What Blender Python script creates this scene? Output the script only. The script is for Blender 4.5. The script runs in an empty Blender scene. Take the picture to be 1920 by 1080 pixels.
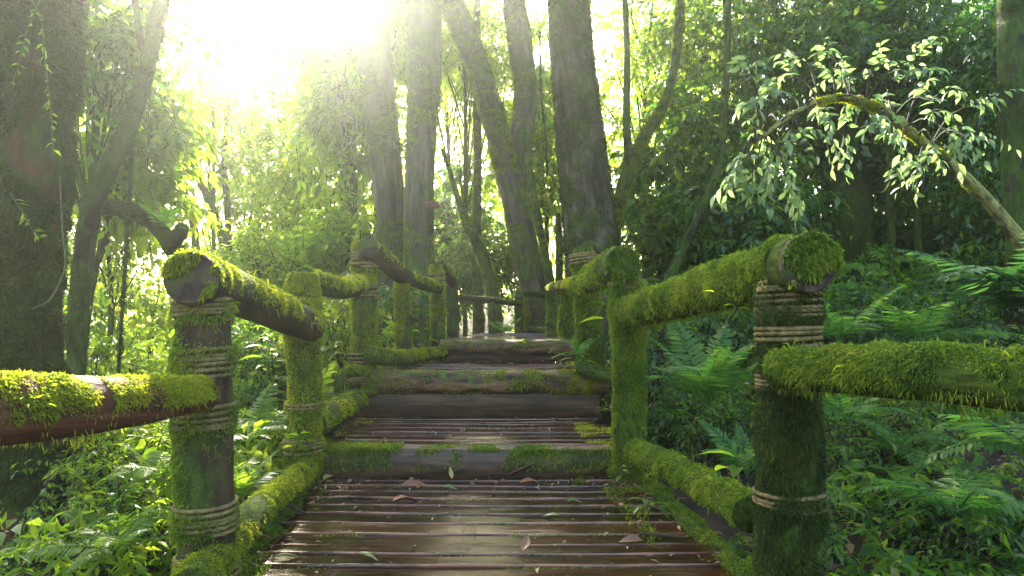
import bpy, math
import numpy as np
from mathutils import Vector, Matrix, Euler

rng = np.random.default_rng(7)
SC = bpy.context.scene
COL = SC.collection
F, HY, H = 1300.0, 595.0, 0.85
PI = math.pi

def P(px, py, d):
    return np.array([(px - 960) / F * d, d, H - (py - HY) / F * d])

def nrm(a):
    a = np.asarray(a, float)
    return a / np.maximum(np.linalg.norm(a, axis=-1, keepdims=True), 1e-9)

def noise(p, seed=0, octaves=3):
    """smooth pseudo noise, about -1..1"""
    p = np.asarray(p, float)
    r = np.random.default_rng(1000 + seed)
    out = np.zeros(p.shape[:-1]); amp = 1.0; fr = 1.0; tot = 0
    for o in range(octaves):
        for k in range(5):
            w = nrm(r.normal(size=3)) * fr * r.uniform(.7, 1.3) * 2.2
            out = out + amp * np.sin(p @ w + r.uniform(0, 6.28)) * .45
        tot += amp; amp *= .5; fr *= 2.1
    return out / tot

def gz(x, y):
    x = np.asarray(x, float); y = np.asarray(y, float)
    b = -.58 + .15 * np.clip(y - 1.5, 0, 5) + .05 * np.clip(y - 6.5, 0, 60)
    b = b - .20 * np.clip(-1.9 - x, 0, 7) - .05 * np.clip(-9 - x, 0, 60)
    b = b + .10 * np.clip(x - 2.2, 0, 5) + .2 * np.clip(x - 7, 0, 25)
    b = b - .12 * np.clip(-y, 0, 10)
    q = np.stack([x * .8, y * .8, x * 0], -1)
    return b + .05 * noise(q, 3)

# ------------------------------------------------------------------ mesh helpers
class MB:
    def __init__(s): s.V = []; s.Fs = []; s.A = {}; s.n = 0; s.mi = []
    def add(s, V, faces, attrs=None, mi=0):
        V = np.asarray(V, float).reshape(-1, 3)
        for Fa in (faces if isinstance(faces, list) else [faces]):
            Fa = np.asarray(Fa, int)
            if len(Fa): s.Fs.append(Fa + s.n); s.mi.append(np.full(len(Fa), mi))
        s.V.append(V)
        for k in set(list(s.A) + list(attrs or {})):
            lst = s.A.setdefault(k, [])
            have = sum(len(a) for a in lst)
            dim = None
            if attrs and k in attrs: a = np.asarray(attrs[k], float)
            else: a = None
            if have < s.n:
                w = (a if a is not None else lst[0])
                lst.append(np.zeros((s.n - have,) + w.shape[1:]))
            if a is None: a = np.zeros((len(V),) + lst[0].shape[1:])
            lst.append(a)
        s.n += len(V)
        return s
    def build(s, name, mat, parent=None, smooth=True):
        me = bpy.data.meshes.new(name)
        V = np.concatenate(s.V)
        counts = np.concatenate([np.full(len(f), f.shape[1]) for f in s.Fs])
        loops = np.concatenate([f.ravel() for f in s.Fs])
        me.vertices.add(len(V)); me.vertices.foreach_set('co', V.astype(np.float32).ravel())
        me.loops.add(len(loops)); me.loops.foreach_set('vertex_index', loops.astype(np.int32))
        me.polygons.add(len(counts))
        st = np.concatenate([[0], np.cumsum(counts)[:-1]])
        me.polygons.foreach_set('loop_start', st.astype(np.int32))
        me.polygons.foreach_set('loop_total', counts.astype(np.int32))
        me.polygons.foreach_set('use_smooth', np.full(len(counts), smooth))
        mats = mat if isinstance(mat, (list, tuple)) else [mat]
        for m in mats: me.materials.append(m)
        me.polygons.foreach_set('material_index', np.concatenate(s.mi).astype(np.int32))
        for k, lst in s.A.items():
            a = np.concatenate(lst)
            if a.ndim == 1:
                at = me.attributes.new(k, 'FLOAT', 'POINT'); at.data.foreach_set('value', a.astype(np.float32))
            else:
                at = me.attributes.new(k, 'FLOAT_VECTOR', 'POINT'); at.data.foreach_set('vector', a.astype(np.float32).ravel())
        me.update(calc_edges=True)
        o = bpy.data.objects.new(name, me); COL.objects.link(o)
        if parent is not None: link_child(o, parent)
        return o

def link_child(o, parent):
    o.parent = parent
    # parents sit at their base with no rotation: keep world place
    o.matrix_parent_inverse = Matrix.Translation(-parent_world(parent))

def parent_world(p):
    v = Vector((0, 0, 0)); q = p
    if q.type == 'EMPTY' and q.parent is None: return Vector(q.location)
    return v

def tag(o, label=None, cat=None, group=None, kind=None):
    if label: o['label'] = label
    if cat: o['category'] = cat
    if group: o['group'] = group
    if kind: o['kind'] = kind
    return o

def thing(name, label, cat, loc=(0, 0, 0), group=None):
    o = bpy.data.objects.new(name, None); COL.objects.link(o)
    o.location = Vector([float(v) for v in loc]); o.empty_display_size = .1
    return tag(o, label, cat, group)

# ------------------------------------------------------------------ tubes
def spline(pts, n):
    pts = np.asarray(pts, float)
    if len(pts) == 2:
        t = np.linspace(0, 1, n)[:, None]; return pts[0] * (1 - t) + pts[1] * t
    m = len(pts)
    ext = np.vstack([2 * pts[0] - pts[1], pts, 2 * pts[-1] - pts[-2]])
    u = np.linspace(0, m - 1 - 1e-9, n); i = u.astype(int); t = (u - i)[:, None]
    p0, p1, p2, p3 = ext[i], ext[i + 1], ext[i + 2], ext[i + 3]
    return .5 * ((2 * p1) + (-p0 + p2) * t + (2 * p0 - 5 * p1 + 4 * p2 - p3) * t ** 2 + (-p0 + 3 * p1 - 3 * p2 + p3) * t ** 3)

class Tube:
    def __init__(s, pts, rad, rings=24, amp=.05, freq=1.0, seed=0, lobes=0):
        Cd = spline(pts, 600); rad = np.atleast_1d(np.asarray(rad, float))
        if len(rad) == 1: rad = np.repeat(rad, 2)
        Ld = np.concatenate([[0], np.cumsum(np.linalg.norm(np.diff(Cd, axis=0), axis=1))]); f = Ld / Ld[-1]
        rd = np.interp(np.linspace(0, 1, 600) if len(rad) == len(pts) else f, np.linspace(0, 1, len(rad)), rad)
        uu = np.linspace(0, 1, rings)
        s.C = np.stack([np.interp(uu, f, Cd[:, k]) for k in range(3)], -1); s.r = np.interp(uu, f, rd)
        T = nrm(np.gradient(s.C, axis=0)); s.T = T
        a = np.array([1., 0, 0]) if abs(T[0][0]) < .8 else np.array([0, 1., 0])
        N = nrm(a - T[0] * (a @ T[0])); Ns = [N]
        for k in range(1, rings):
            N = Ns[-1] - T[k] * (Ns[-1] @ T[k]); Ns.append(nrm(N))
        s.N = np.array(Ns); s.B = np.cross(T, s.N)
        s.L = np.concatenate([[0], np.cumsum(np.linalg.norm(np.diff(s.C, axis=0), axis=1))])
        s.rings = rings; s.amp = amp; s.freq = freq; s.seed = seed; s.lobes = lobes
    def at(s, u, th):
        u = np.asarray(u, float); th = np.asarray(th, float)
        q = np.clip(u, 0, 1) * (s.rings - 1); i = np.minimum(q.astype(int), s.rings - 2); t = (q - i)[..., None]
        lp = lambda A: A[i] * (1 - t) + A[i + 1] * t
        C, N, B, T = lp(s.C), lp(s.N), lp(s.B), lp(s.T)
        r = lp(s.r[:, None])[..., 0]; L = lp(s.L[:, None])[..., 0]
        dirn = np.cos(th)[..., None] * N + np.sin(th)[..., None] * B
        rm = max(float(s.r.mean()), 1e-4)
        tc = np.stack([np.cos(th) * r, np.sin(th) * r, L], -1)
        nn = noise(tc / rm * np.array([1, 1, .45]) * s.freq, s.seed, 3)
        rr = r * (1 + s.amp * nn)
        if s.lobes: rr = rr * (1 + .5 * s.amp * np.sin(th * s.lobes + 2 * np.sin(L / rm * .15)))
        return C + dirn * rr[..., None], dirn, T, tc
    def mesh(s, mb, seg=16, cap=(True, True), mi=0):
        u = np.linspace(0, 1, s.rings); th = np.linspace(0, 2 * PI, seg, endpoint=False)
        U, TH = np.meshgrid(u, th, indexing='ij')
        pos, _, _, tc = s.at(U, TH)
        V = pos.reshape(-1, 3); tc = tc.reshape(-1, 3)
        i = np.arange(s.rings - 1)[:, None] * seg; j = np.arange(seg)[None]; j2 = (j + 1) % seg
        Q = np.stack([i + j, i + j2, i + seg + j2, i + seg + j], -1).reshape(-1, 4)
        fs = [Q]; n = len(V); ex = []; et = []
        if cap[0]:
            ex.append(s.C[0] - s.T[0] * .001); et.append([0, 0, 0]); k = n + len(ex) - 1
            fs.append(np.stack([np.full(seg, k), (np.arange(seg) + 1) % seg, np.arange(seg)], -1))
        if cap[1]:
            ex.append(s.C[-1] + s.T[-1] * s.r[-1] * .12); et.append([0, 0, s.L[-1]]); k = n + len(ex) - 1
            b = (s.rings - 1) * seg
            fs.append(np.stack([np.full(seg, k), b + np.arange(seg), b + (np.arange(seg) + 1) % seg], -1))
        if ex: V = np.vstack([V, ex]); tc = np.vstack([tc, et])
        mb.add(V, fs, {'tc': tc}, mi)
        return mb

def blades(mb, p, n, L, W, lift=.8, rand=.7, down=.5, droop=.8, r=None, bias=None):
    """moss fronds: bent narrow blades lying out from a surface and drooping"""
    r = r or rng; k = len(p)
    if k == 0: return
    g = np.array([0, 0, -1.])
    d1 = nrm(n * lift + r.normal(size=(k, 3)) * rand + g * down + (0 if bias is None else bias))
    d2 = nrm(d1 * .7 + g * droop + r.normal(size=(k, 3)) * .35)
    sd = nrm(np.cross(d1, r.normal(size=(k, 3))))
    L = (L * r.uniform(.45, 1.25, k))[:, None]; W = (W * r.uniform(.6, 1.3, k))[:, None] * .5
    p = p - n * .004
    m = p + d1 * L * .5; t = m + d2 * L * .55
    V = np.stack([p - sd * W * .5, p + sd * W * .5, m - sd * W, m + sd * W, t], 1).reshape(-1, 3)
    o = (np.arange(k) * 5)[:, None]
    mb.add(V, [np.concatenate([o + [0, 1, 3], o + [0, 3, 2], o + [2, 3, 4]])])

MD, MW, ML = 6.0, .40, .56
def moss_on(mb, tube, dens, L, W, top=0.0, patch=.0, pf=7.0, seed=0, u=(0, 1), ends=True, thmask=None, off=0, **kw):
    """dens: blades per square metre"""
    r = np.random.default_rng(50 + seed)
    area = tube.L[-1] * 2 * PI * tube.r.mean() * (u[1] - u[0]); dens = dens * MD * (1 if tube.C[:, 1].mean() < 4 else .6); W = W * MW * (1 if tube.C[:, 1].mean() < 4 else 1.3); L = L * ML
    k = int(area * dens)
    uu = r.uniform(u[0], u[1], k); th = r.uniform(0, 2 * PI, k)
    pos, dn, T, tc = tube.at(uu, th)
    w = np.ones(k)
    if top: w = w * np.clip(.5 + top * dn[:, 2] * 1.3, 0, 1)
    if thmask is not None: w = w * thmask(dn)
    nn = noise(pos * pf, 90 + seed, 2)
    keep = (r.uniform(size=k) < w) & (nn > patch - 1 + .0) if patch else (r.uniform(size=k) < w)
    if patch: keep = (r.uniform(size=k) < w * np.clip((nn - patch) * 4 + .5, 0, 1))
    pos, dn = pos[keep], dn[keep]
    n2 = noise(pos * 13, 170 + seed, 2); n3 = noise(pos * 31, 190 + seed, 1)
    lf = np.clip(.85 + .38 * n2 + .25 * n3, .55, 1.5)
    pos = pos + dn * np.clip(.006 + .008 * n2 + .006 * n3, .002, .018)[:, None] * min(1, L / .03)
    pos = pos + dn * off
    blades(mb, pos, dn, L * lf, W * (.7 + .4 * lf), r=r, **kw)
    return mb

# ------------------------------------------------------------------ leaves
def leaves(mb, p, d, n, L, wr=.42, hi=False, droop=.25, fold=.18):
    k = len(p)
    if k == 0: return
    L = np.broadcast_to(np.asarray(L, float), (k,))[:, None]
    d = nrm(d); s = nrm(np.cross(d, n)); n = np.cross(s, d)
    W = L * wr * .5
    if not hi:
        st = [(0, 0), (.45, 1), (1, 0)]
        b = p; c = p + d * L * .48 - n * L * droop * .18
        l = c + s * W + n * W * fold * 2; q = c - s * W + n * W * fold * 2
        t = p + d * L * .96 - n * L * droop
        V = np.stack([b, l, c, q, t], 1).reshape(-1, 3); o = (np.arange(k) * 5)[:, None]
        mb.add(V, [np.concatenate([o + [0, 2, 1], o + [0, 3, 2], o + [1, 2, 4], o + [2, 3, 4]])])
    else:
        vs = [p]
        for t, w in ((.22, .72), (.45, 1.0), (.72, .66), (.9, .22)):
            c = p + d * L * t - n * L * droop * t * t
            vs += [c + s * W * w + n * W * w * fold * 2, c, c - s * W * w + n * W * w * fold * 2]
        vs.append(p + d * L - n * L * droop)
        V = np.stack(vs, 1).reshape(-1, 3); o = (np.arange(k) * 14)[:, None]
        tr = [o + [0, 2, 1], o + [0, 3, 2], o + [10, 11, 13], o + [11, 12, 13]]
        qd = []
        for a in (1, 4, 7):
            qd += [o + [a, a + 1, a + 4, a + 3], o + [a + 1, a + 2, a + 5, a + 4]]
        mb.add(V, [np.concatenate(tr), np.concatenate(qd)])

def sprays(mb, twigs, O, D, Ls, m, leafL, wr=.42, sag=.35, hi=False, r=None, twr=.004, hang=.35, tw=True):
    """branchlets carrying alternate leaves"""
    r = r or rng; S = len(O)
    if S == 0: return
    D = nrm(D); Ls = np.broadcast_to(np.asarray(Ls, float), (S,))
    t = np.linspace(.12, 1, m)[None, :] + r.uniform(-.04, .04, (S, m))
    g = np.array([0, 0, -1.])
    pos = O[:, None] + D[:, None] * (t * Ls[:, None])[..., None] + g * (sag * (t ** 2) * Ls[:, None])[..., None]
    tan = nrm(D[:, None] + g * (2 * sag * t)[..., None])
    up = np.array([0, 0, 1.]) + r.normal(size=(S, m, 3)) * .3
    sd = nrm(np.cross(tan, up))
    sg = np.where(np.arange(m) % 2 == 0, 1., -1.)[None, :, None]
    dirn = nrm(tan * .55 + sd * sg * .8 + r.normal(size=(S, m, 3)) * .25 + g * hang)
    dirn[:, -1] = nrm(tan[:, -1] + g * hang)
    nn = nrm(np.cross(sd, tan) * 1.0 + r.normal(size=(S, m, 3)) * .35)
    nn = np.where(nn[..., 2:3] < 0, -nn, nn)
    LL = leafL * r.uniform(.65, 1.2, (S, m))
    leaves(mb, pos.reshape(-1, 3), dirn.reshape(-1, 3), nn.reshape(-1, 3), LL.ravel(), wr, hi)
    if tw and twigs is not None:
        tt = np.array([0, .5, 1.])[None]
        c = O[:, None] + D[:, None] * (tt * Ls[:, None])[..., None] + g * (sag * (tt ** 2) * Ls[:, None])[..., None]
        a = nrm(np.cross(D, r.normal(size=(S, 3)))); b = np.cross(D, a)
        vs = []
        for q in range(3):
            rad = twr * (1 - .33 * q)
            for ph in (0, 2.1, 4.2):
                vs.append(c[:, q] + (a * math.cos(ph) + b * math.sin(ph)) * rad)
        V = np.stack(vs, 1).reshape(-1, 3); o = (np.arange(S) * 9)[:, None]
        qd = []
        for q in range(2):
            for e in range(3):
                qd.append(o + [q * 3 + e, q * 3 + (e + 1) % 3, q * 3 + 3 + (e + 1) % 3, q * 3 + 3 + e])
        twigs.add(V, [np.concatenate(qd)], {'tc': V})

def rand_dirs(n, r, up=.0):
    d = r.normal(size=(n, 3)); d[:, 2] += up
    return nrm(d)

# ------------------------------------------------------------------ materials
def mat(name):
    m = bpy.data.materials.new(name); m.use_nodes = True
    nt = m.node_tree; nt.nodes.clear()
    return m, nt
def nd(nt, typ, **kw):
    n = nt.nodes.new(typ)
    for k, v in kw.items(): setattr(n, k, v)
    return n
def ramp(nt, stops, fac):
    r = nd(nt, 'ShaderNodeValToRGB'); e = r.color_ramp.elements
    while len(e) < len(stops): e.new(.5)
    for q, (p, c) in zip(e, stops):
        q.position = p; q.color = tuple(c) + (1,) if len(c) == 3 else c
    nt.links.new(fac, r.inputs[0]); return r.outputs[0]
def mix(nt, fac, a, b, blend='MIX'):
    m = nd(nt, 'ShaderNodeMix', data_type='RGBA', blend_type=blend)
    for s, v in ((m.inputs[0], fac), (m.inputs[6], a), (m.inputs[7], b)):
        if isinstance(v, (int, float)): s.default_value = v
        elif isinstance(v, tuple): s.default_value = v + (1,)
        else: nt.links.new(v, s)
    return m.outputs[2]
def math_(nt, op, a, b=0.0, clamp=False):
    m = nd(nt, 'ShaderNodeMath', operation=op, use_clamp=clamp)
    for s, v in zip(m.inputs, (a, b)):
        if isinstance(v, (int, float)): s.default_value = v
        else: nt.links.new(v, s)
    return m.outputs[0]
def tex(nt, vec, scale, detail=4, rough=.6, dist=0, sc=None):
    if sc is not None:
        mp = nd(nt, 'ShaderNodeMapping'); mp.inputs['Scale'].default_value = sc
        nt.links.new(vec, mp.inputs[0]); vec = mp.outputs[0]
    n = nd(nt, 'ShaderNodeTexNoise'); n.inputs['Scale'].default_value = scale
    n.inputs['Detail'].default_value = detail; n.inputs['Roughness'].default_value = rough
    n.inputs['Distortion'].default_value = dist
    nt.links.new(vec, n.inputs['Vector']); return n.outputs[0]
def attr(nt, name, out='Vector'):
    a = nd(nt, 'ShaderNodeAttribute', attribute_name=name); return a.outputs[out]
def pos(nt): return nd(nt, 'ShaderNodeNewGeometry').outputs['Position']
def bump(nt, h, strength=.5, dist=.01):
    b = nd(nt, 'ShaderNodeBump'); b.inputs['Strength'].default_value = strength; b.inputs['Distance'].default_value = dist
    nt.links.new(h, b.inputs['Height']); return b.outputs[0]
def finish(nt, col, rough=.7, normal=None, spec=.4, coat=0):
    b = nd(nt, 'ShaderNodeBsdfPrincipled'); o = nd(nt, 'ShaderNodeOutputMaterial')
    for nm, v in (('Base Color', col), ('Roughness', rough)):
        if isinstance(v, (int, float)): b.inputs[nm].default_value = v
        elif isinstance(v, tuple): b.inputs[nm].default_value = v + (1,)
        else: nt.links.new(v, b.inputs[nm])
    b.inputs['Specular IOR Level'].default_value = spec
    if coat: b.inputs['Coat Weight'].default_value = coat; b.inputs['Coat Roughness'].default_value = .12
    if normal is not None: nt.links.new(normal, b.inputs['Normal'])
    nt.links.new(b.outputs[0], o.inputs[0]); return b, o

def leaf_mat(name, stops, tstops, transl=.45, rough=.42, spec=.35, patch=None):
    m, nt = mat(name)
    rn = nd(nt, 'ShaderNodeNewGeometry').outputs['Random Per Island']
    col = ramp(nt, stops, rn); tcol = ramp(nt, tstops, rn)
    n = tex(nt, pos(nt), 2.2, 2)
    col = mix(nt, math_(nt, 'MULTIPLY', n, .5), col, stops[0][1], 'MIX')
    b, o = finish(nt, col, rough, None, spec)
    t = nd(nt, 'ShaderNodeBsdfTranslucent'); nt.links.new(tcol, t.inputs[0])
    mx = nd(nt, 'ShaderNodeMixShader'); mx.inputs[0].default_value = transl
    nt.links.new(b.outputs[0], mx.inputs[1]); nt.links.new(t.outputs[0], mx.inputs[2]); nt.links.new(mx.outputs[0], o.inputs[0])
    return m

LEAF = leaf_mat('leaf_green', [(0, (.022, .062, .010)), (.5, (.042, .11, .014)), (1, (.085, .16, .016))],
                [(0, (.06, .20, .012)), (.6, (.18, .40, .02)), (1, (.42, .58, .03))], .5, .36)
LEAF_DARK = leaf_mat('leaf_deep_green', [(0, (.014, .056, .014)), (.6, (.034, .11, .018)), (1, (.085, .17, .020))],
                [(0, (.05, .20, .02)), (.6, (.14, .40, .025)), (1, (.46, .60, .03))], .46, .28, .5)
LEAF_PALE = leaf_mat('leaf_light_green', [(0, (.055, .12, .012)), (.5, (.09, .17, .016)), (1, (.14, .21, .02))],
                [(0, (.26, .48, .02)), (.6, (.48, .66, .03)), (1, (.68, .76, .05))], .62)  # light green leaf; its lightness also stands in for sun on the left foliage
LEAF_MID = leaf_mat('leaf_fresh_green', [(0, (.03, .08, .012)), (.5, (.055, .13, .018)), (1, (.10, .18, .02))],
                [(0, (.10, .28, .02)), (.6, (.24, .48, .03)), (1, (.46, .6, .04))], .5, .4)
FERN = leaf_mat('fern_green', [(0, (.035, .105, .022)), (.6, (.055, .15, .026)), (1, (.09, .18, .026))],
                [(0, (.10, .32, .04)), (.7, (.2, .45, .045)), (1, (.34, .52, .05))], .45, .5, .35)
FERN_LIGHT = leaf_mat('fern_yellow_green', [(0, (.06, .13, .014)), (1, (.13, .2, .02))],
                [(0, (.25, .5, .03)), (1, (.5, .62, .04))], .5, .45)

LEAF_GLOSS = leaf_mat('leaf_glossy', [(0, (.06, .13, .04)), (1, (.12, .19, .07))], [(0, (.22, .42, .10)), (1, (.48, .62, .2))], .45, .3, .7)  # glossy leaf, its colour lightened to stand for sun reflecting off it

FERN_SHADE = leaf_mat('fern_shaded_green', [(0, (.014, .05, .018)), (1, (.03, .08, .022))],
                [(0, (.04, .14, .03)), (1, (.09, .22, .04))], .35, .6, .2)  # darker copy of the fern, with shade put into the leaf colour

def moss_mat(name, stops, transl=.35):
    m, nt = mat(name)
    rn = nd(nt, 'ShaderNodeNewGeometry').outputs['Random Per Island']
    big = tex(nt, pos(nt), 5, 6, .7)
    f = math_(nt, 'ADD', math_(nt, 'MULTIPLY', rn, .55), math_(nt, 'MULTIPLY', math_(nt, 'SUBTRACT', big, .34), 1.5), True)
    col = ramp(nt, stops, f)
    b, o = finish(nt, col, .75, None, .2)
    t = nd(nt, 'ShaderNodeBsdfTranslucent')
    tc = mix(nt, 1.0, col, (2.6, 2.6, 1.6), 'MULTIPLY'); nt.links.new(tc, t.inputs[0])
    mx = nd(nt, 'ShaderNodeMixShader'); mx.inputs[0].default_value = transl
    nt.links.new(b.outputs[0], mx.inputs[1]); nt.links.new(t.outputs[0], mx.inputs[2]); nt.links.new(mx.outputs[0], o.inputs[0])
    return m
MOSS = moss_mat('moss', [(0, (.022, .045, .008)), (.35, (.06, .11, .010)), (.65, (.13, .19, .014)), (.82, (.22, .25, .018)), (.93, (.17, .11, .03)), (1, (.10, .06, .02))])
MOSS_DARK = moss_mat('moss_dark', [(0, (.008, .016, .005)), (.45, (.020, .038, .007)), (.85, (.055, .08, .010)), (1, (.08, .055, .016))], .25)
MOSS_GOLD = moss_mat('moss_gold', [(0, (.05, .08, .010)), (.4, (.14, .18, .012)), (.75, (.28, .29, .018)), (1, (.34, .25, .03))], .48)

def bark_mat(name, c0, c1, c2, moss=.5, mosscol=((.025, .05, .008), (.085, .125, .015)), scale=9, rough=.8, spec=.35):
    m, nt = mat(name)
    tc = attr(nt, 'tc')
    g = tex(nt, tc, scale, 8, .65, .4, (1, 1, .18))
    g2 = tex(nt, tc, scale * 3.2, 6, .7, 0, (1, 1, .35))
    wood = ramp(nt, [(.37, c0), (.5, c1), (.65, c2)], g)
    mn = tex(nt, tc, scale * .42, 6, .62)
    up = nd(nt, 'ShaderNodeSeparateXYZ'); geo = nd(nt, 'ShaderNodeNewGeometry'); nt.links.new(geo.outputs['Normal'], up.inputs[0])
    mk = math_(nt, 'ADD', mn, math_(nt, 'MULTIPLY', up.outputs[2], .12))
    lo = .72 - .44 * moss
    mask = nd(nt, 'ShaderNodeMapRange'); mask.inputs[1].default_value = lo; mask.inputs[2].default_value = lo + .07
    nt.links.new(mk, mask.inputs[0])
    mc = ramp(nt, [(.38, mosscol[0]), (.62, mosscol[1])], g2)
    col = mix(nt, mask.outputs[0], wood, mc)
    h = math_(nt, 'ADD', g, math_(nt, 'MULTIPLY', g2, .6))
    b = bump(nt, h, .9, .02)
    finish(nt, col, math_(nt, 'ADD', math_(nt, 'MULTIPLY', mask.outputs[0], .2), rough - .2), b, spec)
    return m
BARK = bark_mat('bark_mossy', (.010, .008, .006), (.028, .021, .014), (.055, .04, .026), .68, ((.018, .036, .007), (.06, .095, .014)), 9, .95, .12)
BARK_BARE = bark_mat('bark_brown', (.012, .009, .007), (.034, .024, .016), (.07, .048, .032), .5, ((.020, .036, .008), (.06, .085, .016)), 9, .95, .12)
BARK_HAZED = bark_mat('bark_hazed', (.03, .026, .02), (.08, .066, .048), (.15, .125, .09), .5, ((.03, .05, .012), (.09, .12, .025)), 9, .95, .12)  # lightened bark: the wash of mist over the trunks is put into its colour
BARK_RED = bark_mat('bark_reddish', (.012, .007, .004), (.042, .021, .010), (.085, .042, .020), .66, ((.012, .024, .006), (.04, .062, .010)), 9, .95, .12)
LOG = bark_mat('log_weathered', (.010, .006, .004), (.032, .020, .010), (.085, .052, .026), .58, ((.016, .030, .006), (.06, .085, .012)), 13, .9, .2)
LOG_SUNLIT = bark_mat('sun_brightened_bark', (.03, .022, .014), (.07, .055, .03), (.14, .11, .06), .8, ((.11, .11, .03), (.32, .29, .10)), 16, .95, .1)  # sunlit brightness of the arching stem is put into this bark colour
LOG_MOSS = bark_mat('log_under_moss', (.012, .009, .006), (.030, .022, .012), (.05, .04, .018), .95, ((.018, .032, .006), (.07, .10, .012)), 16, .95, .1)
LOG_WET = bark_mat('log_wet', (.014, .008, .005), (.085, .045, .022), (.26, .14, .07), .36, ((.03, .055, .008), (.10, .14, .016)), 20, .72, .3)

def plank_mat(name, c0, c1, c2, wet=True):
    m, nt = mat(name)
    tc = attr(nt, 'tc'); wear = attr(nt, 'wear', 'Fac')
    rn = nd(nt, 'ShaderNodeNewGeometry').outputs['Random Per Island']
    g = tex(nt, tc, 26, 8, .65, .6, (.10, 1, 1))
    g2 = tex(nt, tc, 90, 5, .7, 0, (.05, 1, 1))
    s = tex(nt, tc, 3.0, 5, .65, .3, (.55, 2.2, 1))
    col = ramp(nt, [(.36, c0), (.5, c1), (.66, c2)], math_(nt, 'ADD', math_(nt, 'MULTIPLY', g, .88), math_(nt, 'MULTIPLY', rn, .12)))
    col = mix(nt, math_(nt, 'MULTIPLY', g2, .35), col, c0)
    wf = math_(nt, 'MULTIPLY', wear, ramp(nt, [(.38, (0, 0, 0)), (.62, (1, 1, 1))], tex(nt, tc, 9, 4, .6, 0, (.4, 1, 1))))
    col = mix(nt, wf, col, (.24, .105, .055))
    gm = ramp(nt, [(.60, (0, 0, 0)), (.70, (1, 1, 1))], tex(nt, tc, 5.5, 6, .65))
    col = mix(nt, math_(nt, 'MULTIPLY', gm, .25), col, (.03, .045, .012))
    rough = ramp(nt, [(.38, (.05,) * 3), (.54, (.12,) * 3), (.74, (.30,) * 3)] if wet else [(.3, (.5,) * 3), (.7, (.75,) * 3)], s)
    h = math_(nt, 'ADD', math_(nt, 'ADD', math_(nt, 'MULTIPLY', g, 1.0), math_(nt, 'MULTIPLY', g2, .35)), math_(nt, 'MULTIPLY', tex(nt, tc, 14, 3, .5, 0, (.35, 1, 1)), 1.2))
    finish(nt, col, rough, bump(nt, h, .35, .005), .6, 0)
    return m
PLANK = plank_mat('wet_planks', (.007, .004, .003), (.032, .012, .006), (.095, .035, .016))
PLANK_BOARD = plank_mat('wet_dark_board', (.012, .007, .004), (.055, .029, .014), (.17, .088, .042), False)

def simple(name, c0, c1, scale=40, rough=.7, spec=.3, b=.4, detail=5, sc=None, wn='pos'):
    m, nt = mat(name)
    v = pos(nt) if wn == 'pos' else attr(nt, 'tc')
    n = tex(nt, v, scale, detail, .6, 0, sc)
    finish(nt, ramp(nt, [(.3, c0), (.7, c1)], n), rough, bump(nt, n, b, .01), spec)
    return m
ROPE = simple('rope_fibre', (.05, .042, .015), (.24, .18, .075), 38, .95, .1, .6, 8)
EARTH = simple('forest_soil', (.012, .010, .007), (.045, .032, .018), 5, .9, .2, .8, 10)
NAIL = simple('rusty_nail', (.02, .012, .009), (.08, .035, .02), 200, .6, .5)
TWIG = simple('twig_bark', (.02, .015, .010), (.07, .05, .03), 60, .8)
STEM = simple('green_stem', (.03, .06, .012), (.09, .13, .03), 50, .6)
SIGNW = simple('painted_board', (.10, .045, .03), (.20, .09, .06), 30, .7, .3, .4, 6, (1, 1, 6))
def island_mat(name, stops, rough=.55, spec=.4, transl=0):
    m, nt = mat(name)
    rn = nd(nt, 'ShaderNodeNewGeometry').outputs['Random Per Island']
    n = tex(nt, pos(nt), 55, 4)
    col = mix(nt, math_(nt, 'MULTIPLY', n, .6), ramp(nt, stops, rn), (.03, .018, .01))
    finish(nt, col, rough, None, spec); return m
LITTER = island_mat('dead_leaf', [(0, (.06, .026, .014)), (.35, (.16, .07, .03)), (.6, (.24, .12, .05)), (.8, (.30, .19, .09)), (1, (.10, .12, .03))])
DEAD_RED = island_mat('russet_leaf', [(0, (.20, .06, .025)), (1, (.26, .09, .04))], .4)
DEAD_BROWN = island_mat('brown_leaf', [(0, (.12, .05, .025)), (1, (.2, .09, .045))], .4)
GREEN_LEAF = island_mat('fresh_leaf', [(0, (.05, .14, .03)), (1, (.09, .18, .04))], .35)
YELLOW_LEAF = island_mat('yellow_leaf', [(0, (.28, .28, .07)), (1, (.36, .33, .09))], .4)

def end_mat():
    m, nt = mat('cut_log_end'); tc = attr(nt, 'tc')
    sx = nd(nt, 'ShaderNodeSeparateXYZ'); nt.links.new(tc, sx.inputs[0])
    rr = math_(nt, 'ADD', math_(nt, 'MULTIPLY', sx.outputs[0], sx.outputs[0]), math_(nt, 'MULTIPLY', sx.outputs[1], sx.outputs[1]))
    rad = math_(nt, 'ADD', math_(nt, 'POWER', rr, .5), math_(nt, 'MULTIPLY', tex(nt, tc, 25, 3), .02))
    rings = math_(nt, 'SINE', math_(nt, 'MULTIPLY', rad, 700))
    n = tex(nt, tc, 22, 6)
    col = ramp(nt, [(.36, (.012, .009, .007)), (.66, (.10, .062, .036))], n)
    col = mix(nt, math_(nt, 'MULTIPLY', math_(nt, 'ADD', rings, 1), .10), col, (.014, .009, .007))
    mk = ramp(nt, [(.5, (0, 0, 0)), (.6, (1, 1, 1))], tex(nt, tc, 16, 5))
    col = mix(nt, mk, col, (.035, .055, .010))
    finish(nt, col, .8, bump(nt, math_(nt, 'ADD', n, math_(nt, 'MULTIPLY', rings, .1)), .6, .01), .3)
    return m
CUT = end_mat()

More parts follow.
